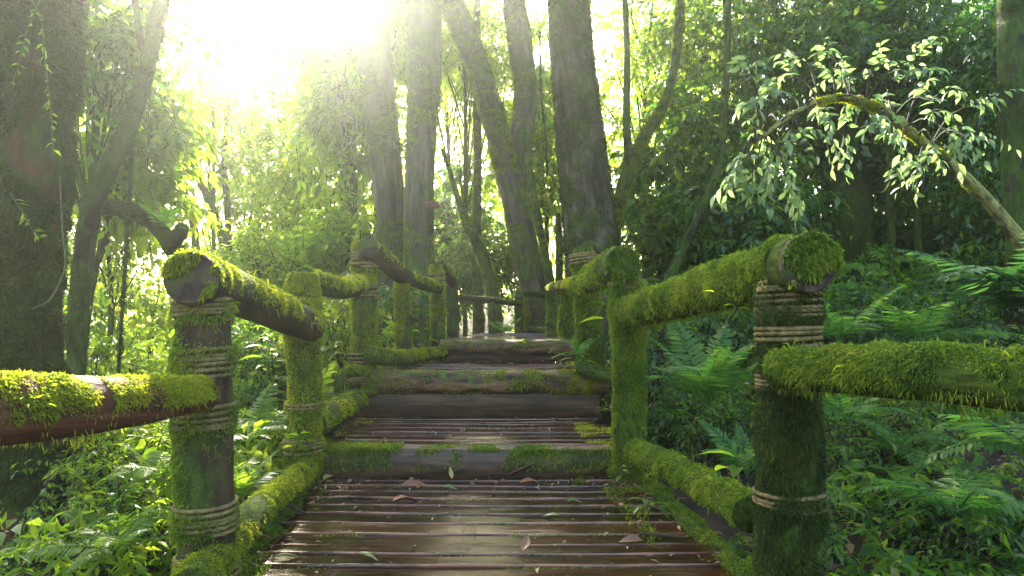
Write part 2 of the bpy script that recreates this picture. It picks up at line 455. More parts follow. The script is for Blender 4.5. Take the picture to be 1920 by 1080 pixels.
# ------------------------------------------------------------------ camera, light, air
cam = bpy.data.cameras.new('camera'); co = bpy.data.objects.new('camera', cam); COL.objects.link(co)
cam.sensor_width = 36; cam.lens = 36 * F / 1920; cam.shift_y = (HY - 540) / 1920
cam.clip_end = 600; cam.clip_start = .05
co.location = (0, 0, H); co.rotation_euler = (PI / 2, 0, 0); SC.camera = co

SUN_AZ, SUN_EL = math.radians(-17), math.radians(32)
w = bpy.data.worlds.new('World'); SC.world = w; w.use_nodes = True
nt = w.node_tree; nt.nodes.clear()
sky = nd(nt, 'ShaderNodeTexSky', sky_type='NISHITA'); sky.sun_disc = False
sky.sun_elevation = SUN_EL; sky.sun_rotation = SUN_AZ; sky.dust_density = 4; sky.air_density = 1.2
bg = nd(nt, 'ShaderNodeBackground'); bg.inputs[1].default_value = .15
wo = nd(nt, 'ShaderNodeOutputWorld'); nt.links.new(sky.outputs[0], bg.inputs[0]); nt.links.new(bg.outputs[0], wo.inputs[0])
sl = bpy.data.lights.new('sun', 'SUN'); sl.energy = 5; sl.angle = math.radians(.6); sl.color = (1, .93, .80)
so = bpy.data.objects.new('sun', sl); COL.objects.link(so)
sdir = Vector((math.sin(SUN_AZ) * math.cos(SUN_EL), math.cos(SUN_AZ) * math.cos(SUN_EL), math.sin(SUN_EL)))
so.rotation_euler = sdir.to_track_quat('Z', 'Y').to_euler(); so.location = (-8, 30, 18)
SC.view_settings.view_transform = 'Standard'; SC.view_settings.look = 'None'
SC.view_settings.exposure = 2.8; SC.view_settings.gamma = 1
cy = SC.cycles
cy.use_denoising = True; cy.denoiser = 'OPENIMAGEDENOISE'; cy.denoising_input_passes = 'RGB_ALBEDO_NORMAL'
cy.max_bounces = 7; cy.diffuse_bounces = 3; cy.glossy_bounces = 3; cy.transmission_bounces = 4; cy.volume_bounces = 1
cy.transparent_max_bounces = 4; cy.caustics_reflective = False; cy.caustics_refractive = False
cy.sample_clamp_indirect = 6

HAZE_DENS, HAZE_G = .0035, .88
def haze():
    m, nt = mat('haze_air')
    v = nd(nt, 'ShaderNodeVolumePrincipled'); v.inputs['Color'].default_value = (.96, 1, .88, 1)
    v.inputs['Density'].default_value = HAZE_DENS; v.inputs['Anisotropy'].default_value = HAZE_G
    o = nd(nt, 'ShaderNodeOutputMaterial'); nt.links.new(v.outputs[0], o.inputs['Volume'])
    x0, x1, y0, y1, z0, z1 = -66, 66, -26, 106, -14, 22
    V = [(x, y, z) for x in (x0, x1) for y in (y0, y1) for z in (z0, z1)]
    Fq = [(0, 1, 3, 2), (4, 6, 7, 5), (0, 4, 5, 1), (2, 3, 7, 6), (0, 2, 6, 4), (1, 5, 7, 3)]
    o = MB().add(V, np.array(Fq)).build('haze', m, smooth=False)
    tag(o, 'pale sunlit mist filling the air between the trees', 'haze', kind='stuff')
haze()

# ------------------------------------------------------------------ ground
def ground():
    a = np.concatenate([np.linspace(-62, -14, 30, endpoint=False), np.linspace(-14, 14, 150, endpoint=False), np.linspace(14, 62, 31)])
    b = np.concatenate([np.linspace(-22, -2, 14, endpoint=False), np.linspace(-2, 18, 120, endpoint=False), np.linspace(18, 102, 50)])
    X, Y = np.meshgrid(a, b, indexing='ij'); Z = gz(X, Y) + .02 * noise(np.stack([X * 5, Y * 5, X * 0], -1), 8)
    V = np.stack([X, Y, Z], -1).reshape(-1, 3); nb = len(b)
    i = np.arange(len(a) - 1)[:, None] * nb; j = np.arange(nb - 1)[None]
    Q = np.stack([i + j, i + nb + j, i + nb + j + 1, i + j + 1], -1).reshape(-1, 4)
    tag(MB().add(V, Q).build('forest_floor', EARTH), 'dark forest soil', kind='structure')
ground()

# ------------------------------------------------------------------ boardwalk
D = {1: 0.0, 2: .155, 3: .469, 4: .658}
def planks(name, y0, y1, xl, xr, z, pitch, seed, parent):
    """xl, xr: functions of y"""
    r = np.random.default_rng(seed); mb = MB(); gaps = []
    y = y0
    prof = np.array([(0, -1), (0, -.13), (.016, -.02), (.045, 0), (.10, 0), (.35, .0), (.65, 0), (.90, 0), (.955, 0), (.984, -.02), (1, -.13), (1, -1)])
    wearp = np.array([0, .5, 1, .35, 0, 0, 0, 0, .35, 1, .5, 0])
    while y < y1 - .02:
        wd = min(pitch * r.uniform(.86, 1.12), y1 - y); gap = .016 + r.uniform(0, .008)
        a, b = xl(y) - r.uniform(0, .05), xr(y) + r.uniform(0, .05)
        n = 56; xs = np.linspace(a, b, n); th = .045; pw = wd - gap
        tilt = -.003 + r.normal() * .004; warp = r.normal() * .003; z0 = z + r.normal() * .003
        dipc = r.uniform(-.3, .3); off = r.uniform(0, 50, 3)
        X = np.repeat(xs[:, None], len(prof), 1)
        e = noise(np.stack([xs * 3, xs * 0 + seed, xs * 0 + y * 9], -1), 4, 2) * .005
        Yv = y + prof[None, :, 0] * pw + np.where(np.abs(prof[None, :, 0] - .5) > .3, e[:, None], 0)
        Z = z0 + prof[None, :, 1] * th + (prof[None, :, 0] - .5) * tilt * (prof[None, :, 1] > -.5)
        nn = noise(np.stack([X * 4 + off[0], Yv * 18, X * 0 + off[1]], -1), 5, 2) * .0022
        Z = Z + (nn - .006 * np.exp(-((X - dipc) / .5) ** 2)) * (prof[None, :, 1] > -.5)
        V = np.stack([X, Yv, Z], -1).reshape(-1, 3); m = len(prof)
        i = np.arange(n - 1)[:, None] * m; j = np.arange(m - 1)[None]
        Q = np.stack([i + j, i + j + 1, i + m + j + 1, i + m + j], -1).reshape(-1, 4)
        Q2 = np.stack([i[:, 0] + m - 1, i[:, 0], i[:, 0] + m, i[:, 0] + 2 * m - 1], -1)
        c1 = np.array([np.arange(m)[::-1]]); c2 = np.array([np.arange(m) + (n - 1) * m])
        mb.add(V, [Q, Q2, c1, c2], {'tc': V + off, 'wear': np.tile(wearp, n)})
        gaps.append((y + pw + gap * .4, a, b)); y += wd
    mb.build(name, PLANK, parent)

    return gaps

def bar_board(mb, x0, x1, y0, y1, z0, z1, seed, mi=0):
    """weathered rectangular beam along x with rounded, slightly wavy edges"""
    n = 40; xs = np.linspace(x0, x1, n); k = .012
    pr = [(0, 0 + k), (0, 1 - k * 3), (.06, 1), (.94, 1), (1, 1 - k * 3), (1, 0)]
    pr = np.array(pr); X = np.repeat(xs[:, None], len(pr), 1)
    Y = y0 + pr[None, :, 0] * (y1 - y0); Z = z0 + pr[None, :, 1] * (z1 - z0)
    Y = Y + 0 * X; Z = Z + 0 * X; q = np.stack([X * 2.5, Y * 6, Z * 12], -1)
    Y = Y + .008 * noise(q, seed, 3); Z = Z + .006 * noise(q + 9, seed + 1, 3)
    V = np.stack([X, Y + 0 * X, Z], -1).reshape(-1, 3); m = len(pr)
    i = np.arange(n - 1)[:, None] * m; j = np.arange(m)[None]
    Q = np.stack([i + j, i + (j + 1) % m, i + m + (j + 1) % m, i + m + j], -1).reshape(-1, 4)
    mb.add(V, [Q, np.array([np.arange(m)]), np.array([np.arange(m)[::-1] + (n - 1) * m])], {'tc': V[:, [1, 2, 0]] if mi == 9 else V, 'wear': np.zeros(len(V))}, 0)

def flat_moss(mb, n, xf, yf, zf, L, W, seed, patch=0, pf=6, lift=.9, **kw):
    r = np.random.default_rng(seed); n = int(n * 2.6); W = W * .6
    u = r.uniform(size=n); v = r.uniform(size=n)
    x = xf(u, v); y = yf(u, v); z = zf(x, y)
    p = np.stack([x, y, z + 0 * x], -1)
    if patch is not None:
        nn = noise(p * pf, seed, 2); p = p[r.uniform(size=n) < np.clip((nn - patch) * 4 + .5, 0, 1)]
    blades(mb, p, np.tile([0, 0, 1.], (len(p), 1)), L, W, lift=lift, rand=.8, down=.0, droop=.5, r=r, **kw)

def lerp(a, b): 
    (ya, xa), (yb, xb) = a, b
    return lambda y: xa + (xb - xa) * (y - ya) / (yb - ya)
L1, R1 = lerp((2.38, -.86), (3.6, -.98)), lerp((2.38, .72), (3.6, .62))
L2, R2 = lerp((3.72, -1.0), (4.8, -1.07)), lerp((3.72, .60), (4.8, .54))
L3, R3 = lerp((4.85, -1.10), (5.95, -.75)), lerp((4.85, .62), (5.95, .60))

def gap_moss(mb, gaps, z, seed, n=90, patch=.1):
    r = np.random.default_rng(seed)
    for (y, a, b) in gaps:
        x = r.uniform(a, b, n * 9); p = np.stack([x, y + r.normal(size=len(x)) * .006, np.full(len(x), z - .012)], -1)
        nn = noise(p * np.array([4, 9, 1]), seed, 2); p = p[nn > patch]
        blades(mb, p, np.tile([0, 0, 1.], (len(p), 1)), .013, .0045, lift=.9, rand=.9, down=0, droop=.4, r=r)

deck_labels = {1: 'lowest wet plank landing of the boardwalk, nearest in the foreground',
               2: 'second plank landing between the mossy beam and the big round step log',
               3: 'third plank landing above the big round step log',
               4: 'top landing behind the highest step, receding under the thin pole rails'}
st1 = thing('boardwalk_landing', deck_labels[1], 'boardwalk', (-.15, 2.5, 0), 'landings of the stepped boardwalk')
g1 = planks('planks', 1.0, 3.70, L1, R1, D[1], .128, 11, st1)
m = MB(); gap_moss(m, g1, D[1], 21, 110, .05)
# moss creeping over the right side and along the foot of the step
flat_moss(m, 5200, lambda u, v: R1(1.9 + v * 1.8) - .20 + u ** .6 * .34, lambda u, v: 1.9 + v * 1.8, lambda x, y: D[1] - .004 + 0 * x, .022, .008, 31, .12, 5)
flat_moss(m, 2600, lambda u, v: -.1 + u * .75, lambda u, v: 3.55 + v * .15, lambda x, y: D[1] - .004, .022, .008, 32, .05, 6)
flat_moss(m, 1200, lambda u, v: L1(2 + v * 1.5) - .05 + u * .1, lambda u, v: 1.6 + v * 2, lambda x, y: D[1] - .004, .022, .008, 33, .1, 6)
m.build('moss', MOSS, st1)
b = MB(); bar_board(b, -.95, -.80, 1.0, 3.65, -.17, -.055, 5); bar_board(b, .5, .65, 1.0, 3.65, -.17, -.055, 6); b.build('joists', PLANK_BOARD, st1)

st2 = thing('boardwalk_landing', deck_labels[2], 'boardwalk', (-.2, 4.2, D[2]), 'landings of the stepped boardwalk')
g2 = planks('planks', 3.84, 4.84, L2, R2, D[2], .115, 12, st2)
m = MB(); gap_moss(m, g2, D[2], 22, 60, .25)
flat_moss(m, 2600, lambda u, v: R2(4.0) - .18 + u * .26, lambda u, v: 3.84 + v * .75, lambda x, y: D[2] - .004 + 0 * x, .022, .008, 34, -.1, 6)
flat_moss(m, 900, lambda u, v: L2(4.0) - .02 + u * .12, lambda u, v: 3.84 + v * .9, lambda x, y: D[2] - .004 + 0 * x, .022, .008, 35, .1, 6)
m.build('moss', MOSS_GOLD, st2)
b = MB(); bar_board(b, -1.03, -.9, 3.9, 4.8, -.03, .10, 5); bar_board(b, .42, .55, 3.9, 4.8, -.03, .10, 6); b.build('joists', PLANK_BOARD, st2)

st3 = thing('boardwalk_landing', deck_labels[3], 'boardwalk', (-.2, 5.4, D[3]), 'landings of the stepped boardwalk')
g3 = planks('planks', 4.98, 5.95, L3, R3, D[3], .14, 13, st3)
m = MB(); gap_moss(m, g3, D[3], 23, 30, .3)
flat_moss(m, 1500, lambda u, v: R3(5.4) - .16 + u * .3, lambda u, v: 4.98 + v * .9, lambda x, y: D[3] - .004 + 0 * x, .03, .009, 36, .0, 5)
m.build('moss', MOSS_GOLD, st3)
b = MB(); bar_board(b, -1.0, -.85, 5.0, 5.9, .28, .41, 5); bar_board(b, .42, .55, 5.0, 5.9, .28, .41, 6); b.build('joists', PLANK_BOARD, st3)

st4 = thing('boardwalk_landing', deck_labels[4], 'boardwalk', (0, 8, D[4]), 'landings of the stepped boardwalk')
g4 = planks('planks', 6.09, 9.6, lerp((6, -.58), (9.6, -.2)), lerp((6, .60), (9.6, .95)), D[4], .16, 14, st4)
m = MB(); gap_moss(m, g4, D[4], 24, 20, .2); m.build('moss', MOSS_GOLD, st4)

for x0, x1, sd in ((L1(2.0) - .10, L1(3.6) - .09, 71), (R1(2.0) + .07, R1(3.6) + .08, 72)):
    T = Tube([(x0, 1.6, -.075), ((x0 + x1) / 2, 2.6, -.07), (x1, 3.68, -.07)], .075, 50, .12, 1.2, sd)
    b = MB(); T.mesh(b, 20); b.build('stringer', LOG_MOSS, st1)
    m = MB(); moss_on(m, T, 9000, .032, .009, top=.8, patch=-.3, pf=5, seed=sd); m.build('moss', MOSS, st1)

# step beams and logs
sb = thing('step_beam', 'low squared step beam with a bright moss fringe, between first and second landing', 'step', (-.2, 3.75, 0), 'steps of the boardwalk')
b = MB(); bar_board(b, -1.08, .68, 3.70, 3.84, -.03, D[2] - .01, 41); b.build('beam', PLANK_BOARD, sb)
m = MB()
flat_moss(m, 7500, lambda u, v: -1.08 + u * 1.74, lambda u, v: 3.69 + v * .13, lambda x, y: D[2] - .012 + 0 * x, .020, .008, 42, -.05, 7)
flat_moss(m, 4500, lambda u, v: -1.10 + u ** 2 * .5, lambda u, v: 3.68 + v * .15, lambda x, y: D[2] - .012 + 0 * x, .035, .010, 43, None)
r_ = np.random.default_rng(44); k = 9000
x = r_.uniform(-1.08, .66, k); z = D[2] - .01 - r_.uniform(0, 1, k) ** 2.2 * .11; p = np.stack([x, np.full(k, 3.70), z], -1)
edge = np.clip((np.abs(x + .2) - .35) / .4, 0, 1)
p = p[r_.uniform(size=k) < np.clip((noise(p * 7, 45, 2) + edge * 1.3 - .02) * 3, 0, 1)]
blades(m, p, np.tile([0, -1., 0.], (len(p), 1)), .024, .008, down=.7, r=r_)
m.build('moss', MOSS, sb)

sl2 = thing('step_log', 'big round dark step log with a black gap beneath, between second and third landing', 'step', (-.2, 4.9, D[2]), 'steps of the boardwalk')
T2 = Tube([(-1.17, 4.94, .385), (-.3, 4.935, .39), (.68, 4.95, .385)], .085, 60, .11, 1.3, 51)
b = MB(); T2.mesh(b, 36); b.build('log', LOG_WET, sl2)
b = MB(); bar_board(b, -1.10, .62, 4.93, 4.98, .10, .34, 52); b.build('riser_board', PLANK_BOARD, sl2)
m = MB()
moss_on(m, T2, 9000, .022, .008, top=.9, patch=.08, pf=5, seed=53)
moss_on(m, T2, 2500, .022, .008, patch=.2, pf=8, seed=58)
moss_on(m, T2, 16000, .024, .008, patch=-.2, pf=6, seed=54, u=(.80, 1), thmask=lambda d: (d[:, 1] < .3) * 1.)
moss_on(m, T2, 16000, .030, .009, patch=-.4, pf=6, seed=55, u=(0, .12), thmask=lambda d: (d[:, 1] < .5) * 1.)
r_ = np.random.default_rng(56); c = np.array([P(968, 722, 4.85)]); p = c + r_.normal(size=(160, 3)) * [.035, .004, .018]
blades(m, p, np.tile([0, -1., 0], (160, 1)), .024, .010, r=r_)
flat_moss(m, 1500, lambda u, v: -.6 + u * 1.25, lambda u, v: 4.92 + v * .07, lambda x, y: D[3] - .006 + 0 * x, .016, .007, 57, .0, 7)
m.build('moss', MOSS_GOLD, sl2)

sl3 = thing('step_log', 'highest step log below the top landing, small and hazy in the distance', 'step', (0, 6, D[3]), 'steps of the boardwalk')
T3 = Tube([(-.62, 6.03, .585), (.0, 6.02, .59), (.66, 6.03, .585)], .066, 44, .11, 1.3, 61)
b = MB(); T3.mesh(b, 20); b.build('log', LOG_WET, sl3)
b = MB(); bar_board(b, -.60, .62, 6.03, 6.07, .44, .56, 62); b.build('riser_board', PLANK_BOARD, sl3)
m = MB(); moss_on(m, T3, 9000, .02, .008, top=1, patch=.0, pf=5, seed=63); m.build('moss', MOSS_GOLD, sl3)

# ------------------------------------------------------------------ posts, rails, ropes
def rope_coil(mb, tube, u0, turns, rr, lift=.75, seed=0, pitch=None):
    """rope wound round a post tube, starting at parameter u0"""
    r = np.random.default_rng(seed)
    n = int(turns * 40); th = np.linspace(0, turns * 2 * PI, n) + r.uniform(0, 6)
    Ltot = tube.L[-1]; pitch = pitch or rr * 2.02
    q = th / (2 * PI) * pitch
    wob = np.sin(th * .5 + r.uniform(0, 6)) * rr * .2 + np.sin(th * .23 + r.uniform(0, 6)) * rr * .5
    u = u0 + (q + wob - (turns * pitch) / 2) / Ltot
    ps, dn, T, _ = tube.at(u, th)
    C = ps * 1 + dn * (rr * lift)
    rad = np.linalg.norm(dn, axis=1)
    Tn = nrm(np.gradient(C, axis=0)); A = dn; B = np.cross(Tn, A)
    seg = 10; ph = np.linspace(0, 2 * PI, seg, endpoint=False)
    s = np.concatenate([[0], np.cumsum(np.linalg.norm(np.diff(C, axis=0), axis=1))])
    R = rr * (.86 + .22 * np.cos(3 * (ph[None] + s[:, None] / rr * .55)))
    V = C[:, None] + (A[:, None] * np.cos(ph)[None, :, None] + B[:, None] * np.sin(ph)[None, :, None]) * R[..., None]
    i = np.arange(n - 1)[:, None] * seg; j = np.arange(seg)[None]; j2 = (j + 1) % seg
    Q = np.stack([i + j, i + j2, i + seg + j2, i + seg + j], -1).reshape(-1, 4)
    mb.add(V.reshape(-1, 3), [Q, np.array([np.arange(seg)[::-1]]), np.array([np.arange(seg) + (n - 1) * seg])])

def post(label, px_top, py_top, px_base, d, r, base_z, ropes=(), md=6000, mL=.028, mm=None, seed=0, patch=-.2, cap=True, wood=None, sidebias=None, top_cap=True):
    top = P(px_top, py_top, d); bx = (px_base - 960) / F * d
    base = np.array([bx, d, base_z])
    t = thing('fence_post', label, 'fence post', base, 'posts of the boardwalk railing')
    L = top[2] - base_z
    tb = Tube([base, base + (top - base) * .5 + [r * .1, 0, 0], top], np.concatenate([np.linspace(1.05, .97, 24), [.9, .7]]) * r, max(16, int(L * 34)), .085, .9, seed)
    b = MB(); tb.mesh(b, 22 if d < 5 else 12); b.build('shaft', wood or LOG, t)
    for k, (py, turns, rr) in enumerate(ropes):
        z = H - (py - HY) / F * d; u = (z - base_z) / L
        b = MB(); rope_coil(b, tb, u, turns, rr, seed=seed * 10 + k)
        b.build('rope_lashing', ROPE, t)
    m = MB()
    ru = [((H - (py - HY) / F * d) - base_z) / L for py, _, _ in ropes]
    vis0 = 0
    moss_on(m, tb, md, mL, .008 if d < 3 else .010, patch=patch, pf=5, seed=seed + 7, lift=.7, down=.55, thmask=sidebias)
    if d < 4:
        moss_on(m, tb, 220, .075, .012, patch=-.1, pf=5, seed=seed + 70, lift=1.0, rand=.6, down=.4, droop=1.0, thmask=sidebias)
        for k, (ur, (py, turns, rr)) in enumerate(zip(ru, ropes)):
            hw = turns * rr * 1.1 / L
            moss_on(m, tb, 9000 if 'near right' not in label else (2500 if k == 1 else 16000), .026, .008, patch=.05, pf=9, seed=seed * 7 + k, u=(max(0, ur - hw), ur + hw), lift=1.0, down=.5, off=rr * 1.5)
    if cap: moss_on(m, tb, md * 1.6, mL, .009, patch=None or 0, seed=seed + 8, u=(.93, 1), lift=.9, down=.3)
    if m.n: m.build('moss', mm or MOSS, t)
    return t, tb

sideL = lambda d: np.clip(.36 + .9 * (-d[:, 0]) + .35 * d[:, 1], .06, 1)
sideB = lambda d: np.clip(.25 + .8 * np.abs(d[:, 0]), .1, 1)
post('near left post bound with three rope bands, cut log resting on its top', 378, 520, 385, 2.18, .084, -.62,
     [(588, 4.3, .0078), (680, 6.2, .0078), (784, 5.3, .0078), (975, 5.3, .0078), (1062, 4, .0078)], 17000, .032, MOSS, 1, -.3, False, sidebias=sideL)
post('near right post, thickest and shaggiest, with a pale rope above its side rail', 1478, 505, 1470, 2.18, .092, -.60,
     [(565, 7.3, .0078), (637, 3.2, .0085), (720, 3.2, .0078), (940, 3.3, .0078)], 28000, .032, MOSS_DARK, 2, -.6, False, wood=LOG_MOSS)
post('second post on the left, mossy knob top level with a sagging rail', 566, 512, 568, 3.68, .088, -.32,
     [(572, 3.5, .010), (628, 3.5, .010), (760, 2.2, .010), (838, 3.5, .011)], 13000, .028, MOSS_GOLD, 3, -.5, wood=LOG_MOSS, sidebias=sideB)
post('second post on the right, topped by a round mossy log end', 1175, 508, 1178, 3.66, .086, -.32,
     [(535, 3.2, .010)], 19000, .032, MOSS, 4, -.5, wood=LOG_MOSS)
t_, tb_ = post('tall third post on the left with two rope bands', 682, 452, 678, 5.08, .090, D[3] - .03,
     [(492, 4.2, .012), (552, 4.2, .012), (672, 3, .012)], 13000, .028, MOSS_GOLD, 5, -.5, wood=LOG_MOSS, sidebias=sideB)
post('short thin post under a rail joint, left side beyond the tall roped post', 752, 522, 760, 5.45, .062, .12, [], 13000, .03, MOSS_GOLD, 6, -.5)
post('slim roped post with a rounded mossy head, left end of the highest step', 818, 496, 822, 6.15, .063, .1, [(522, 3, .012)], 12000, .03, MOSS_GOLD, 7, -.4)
post('dark leaning post just behind the highest step, left side', 846, 522, 850, 6.9, .062, .15, [], 8000, .028, MOSS, 8, -.1)
post('slender bare post holding up the thin distant pole rail', 921, 566, 923, 8.0, .045, .3, [], 2500, .025, MOSS, 9, .2, False)
post('distant post at the bend where two thin rails meet', 972, 546, 973, 8.5, .055, .3, [], 5000, .028, MOSS, 10, -.1)
post('third post on the right, tall round grey head with one rope band', 1094, 464, 1106, 5.10, .092, D[3] - .03,
     [(492, 4, .012)], 18000, .032, MOSS, 11, -.7, cap=False, wood=LOG_MOSS)
post('fourth post on the right, draped in hanging moss behind the round headed post', 1062, 536, 1060, 6.1, .062, .12, [], 14000, .036, MOSS, 12, -.4)
post('fifth post on the right, dark and narrow at the pale rail end', 1034, 544, 1034, 7.2, .060, .2, [], 6000, .03, MOSS, 13, 0)

def rail(name, label, pts, rad, md, mL, mm, seed, top=.8, patch=-.1, u=(0, 1), end=None, wood=None, fringe=0, cat='handrail', group='rails of the boardwalk', mW=.008, amp=.06, end_moss=0, extra=(), shag=True, thr=.1):
    pts = np.array(pts); t = thing(name, label, cat, pts.mean(0), group)
    Ls = np.linalg.norm(pts[-1] - pts[0])
    tb = Tube(pts, rad, max(18, int(Ls * 24)), amp, .7, seed)
    b = MB(); tb.mesh(b, 26, (True, True)); b.build('log', wood or LOG, t)
    if end:
        e = 0 if end == 'start' else -1; sgn = -1 if end == 'start' else 1
        b = MB(); seg = 28; ths = np.linspace(0, 2 * PI, seg, endpoint=False)
        ps, dn, T, tc = tb.at(np.full(seg, 0. if e == 0 else 1.), ths)
        c = tb.C[e]; vs = []
        for fr, out in ((1.01, -.006), (1.0, .010), (.96, .0155), (.6, .0165), (.25, .0165)):
            vs.append(c + (ps - c) * fr + tb.T[e] * sgn * out + noise(ps * 20, 5)[:, None] * .002)
        V = np.concatenate(vs + [[c + tb.T[e] * sgn * .0165]])
        qs = [];  i = np.arange(4)[:, None] * seg; j = np.arange(seg)[None]; j2 = (j + 1) % seg
        qs.append(np.stack([i + j, i + j2, i + seg + j2, i + seg + j], -1).reshape(-1, 4))
        qs.append(np.stack([4 * seg + np.arange(seg), 4 * seg + (np.arange(seg) + 1) % seg, np.full(seg, 5 * seg)], -1))
        lc = V - c; tcs = np.stack([lc @ tb.N[e], lc @ tb.B[e], lc @ tb.T[e]], -1)
        b.add(V, qs, {'tc': tcs}); b.build('cut_end', CUT, t, False)
    m = MB()
    if md: moss_on(m, tb, md, mL, mW, top=top, patch=patch, pf=4.5, seed=seed + 3, u=u, lift=.65, down=.45)
    if shag and pts[:, 1].mean() < 3.2: moss_on(m, tb, 240, .07, .012, patch=-.1, pf=5, seed=seed + 70, u=u, top=top * .7, lift=.8, rand=.7, down=.4, droop=1.0)
    if end_moss:
        r = np.random.default_rng(seed); k = end_moss
        a = r.uniform(0, 2 * PI, k); q = np.sqrt(r.uniform(size=k)) * tb.r[0] * .98
        c = tb.C[0] - tb.T[0] * .024; p = c + tb.N[0] * (np.cos(a) * q)[:, None] + tb.B[0] * (np.sin(a) * q)[:, None]
        p = p[(noise(p * 14, seed, 2) + (p[:, 2] - c[2]) / tb.r[0] * .6) > thr]
        blades(m, p, np.tile(-tb.T[0], (len(p), 1)), mL * .8, mW, r=r, lift=.4)
    if fringe:
        moss_on(m, tb, fringe * .16, mL * 1.3, mW * .8, seed=seed + 4, u=u, patch=.0, pf=9, thmask=lambda d: (d[:, 2] < -.2) * 1., lift=.3, rand=.3, down=1.2, droop=1.2)
    if extra:
        for (ua, ub, dn_, pt_, tp_) in extra: moss_on(m, tb, dn_, mL, mW, top=tp_, patch=pt_, pf=6, seed=seed + 9, u=(ua, ub), lift=.65, down=.5)
    if m.n: m.build('moss', mm, t)
    return t, tb
def PP(*a): return [P(*q) for q in a]
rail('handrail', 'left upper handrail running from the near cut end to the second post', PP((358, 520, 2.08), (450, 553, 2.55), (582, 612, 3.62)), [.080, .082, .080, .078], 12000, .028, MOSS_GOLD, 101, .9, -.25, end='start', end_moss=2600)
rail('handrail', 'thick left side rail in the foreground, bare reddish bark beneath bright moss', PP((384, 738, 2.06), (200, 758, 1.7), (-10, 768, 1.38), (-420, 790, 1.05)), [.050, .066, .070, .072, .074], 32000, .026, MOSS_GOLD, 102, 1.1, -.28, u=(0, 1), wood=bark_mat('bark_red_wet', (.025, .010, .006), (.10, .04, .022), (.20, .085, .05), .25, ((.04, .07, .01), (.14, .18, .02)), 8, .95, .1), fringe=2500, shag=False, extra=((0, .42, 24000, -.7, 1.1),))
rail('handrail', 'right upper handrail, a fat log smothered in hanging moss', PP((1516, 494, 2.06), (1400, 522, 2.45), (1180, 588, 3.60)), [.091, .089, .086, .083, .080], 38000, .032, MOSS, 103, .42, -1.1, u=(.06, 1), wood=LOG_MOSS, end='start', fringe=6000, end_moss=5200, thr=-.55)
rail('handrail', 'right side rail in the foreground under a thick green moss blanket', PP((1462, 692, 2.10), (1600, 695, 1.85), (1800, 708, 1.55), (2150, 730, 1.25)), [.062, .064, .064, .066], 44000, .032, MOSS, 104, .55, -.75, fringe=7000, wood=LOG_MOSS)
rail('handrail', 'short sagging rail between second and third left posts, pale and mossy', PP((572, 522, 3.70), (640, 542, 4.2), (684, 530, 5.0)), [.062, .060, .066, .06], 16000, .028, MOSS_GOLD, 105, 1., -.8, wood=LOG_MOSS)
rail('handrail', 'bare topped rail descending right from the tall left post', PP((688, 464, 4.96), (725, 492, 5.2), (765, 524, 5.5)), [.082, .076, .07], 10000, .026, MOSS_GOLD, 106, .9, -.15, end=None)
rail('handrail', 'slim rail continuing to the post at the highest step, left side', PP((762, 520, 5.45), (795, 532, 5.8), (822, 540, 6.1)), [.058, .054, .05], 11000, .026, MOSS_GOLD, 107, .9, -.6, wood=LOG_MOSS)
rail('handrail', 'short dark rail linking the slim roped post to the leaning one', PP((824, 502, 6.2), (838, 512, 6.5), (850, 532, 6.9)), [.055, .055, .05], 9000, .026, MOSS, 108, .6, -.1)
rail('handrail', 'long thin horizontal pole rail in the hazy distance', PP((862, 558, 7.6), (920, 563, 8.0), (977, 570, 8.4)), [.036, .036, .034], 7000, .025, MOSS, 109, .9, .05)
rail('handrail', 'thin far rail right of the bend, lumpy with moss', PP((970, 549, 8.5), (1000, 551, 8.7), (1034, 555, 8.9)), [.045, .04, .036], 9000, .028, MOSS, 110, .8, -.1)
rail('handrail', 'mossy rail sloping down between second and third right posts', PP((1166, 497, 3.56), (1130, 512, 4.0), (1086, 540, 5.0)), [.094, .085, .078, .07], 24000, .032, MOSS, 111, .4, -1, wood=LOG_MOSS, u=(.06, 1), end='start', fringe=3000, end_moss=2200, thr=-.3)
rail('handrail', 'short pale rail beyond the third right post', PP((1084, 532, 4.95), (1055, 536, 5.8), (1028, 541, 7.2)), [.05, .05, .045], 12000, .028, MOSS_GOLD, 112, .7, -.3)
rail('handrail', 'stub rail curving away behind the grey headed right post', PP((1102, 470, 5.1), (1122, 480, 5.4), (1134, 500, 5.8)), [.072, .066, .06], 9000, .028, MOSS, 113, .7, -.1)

def kerb(label, pts, rad, md, mm, seed, mL=.028, top=.7, patch=-.2, fringe=0):
    rail('kerb_log', label, pts, rad, md, mL, mm, seed, top, patch, cat='kerb log', wood=LOG_MOSS, group='kerb logs along the boardwalk edge', fringe=fringe)
kerb('left kerb log beside the lowest landing, yellow moss on its top', PP((360, 1110, 1.9), (465, 975, 2.55), (575, 882, 3.55)), [.062, .060, .056], 15000, MOSS_GOLD, 121, .028, .8, -.35)
kerb('short thick kerb log left of the second landing', PP((588, 800, 3.75), (630, 772, 4.2), (668, 752, 4.70)), [.075, .078, .07], 13000, MOSS_GOLD, 122, .028, .9, -.2)
kerb('bright mossy kerb log on the left of the third landing', PP((690, 664, 4.85), (735, 672, 5.0), (775, 668, 5.5), (832, 660, 6.0)), [.06, .056, .05], 17000, MOSS_GOLD, 123, .03, .8, -.6)
kerb('right kerb log beside the lowest landing, lumpy with thick moss', PP((1196, 848, 3.5), (1290, 895, 2.9), (1410, 965, 2.35)), [.062, .066, .066], 32000, MOSS, 124, .030, .6, 0)
kerb('right kerb log hidden behind the roots at the third landing', PP((1090, 690, 4.9), (1125, 702, 4.75), (1160, 715, 4.6)), [.05, .055, .05], 12000, MOSS_DARK, 125, .03, .8, -.2)
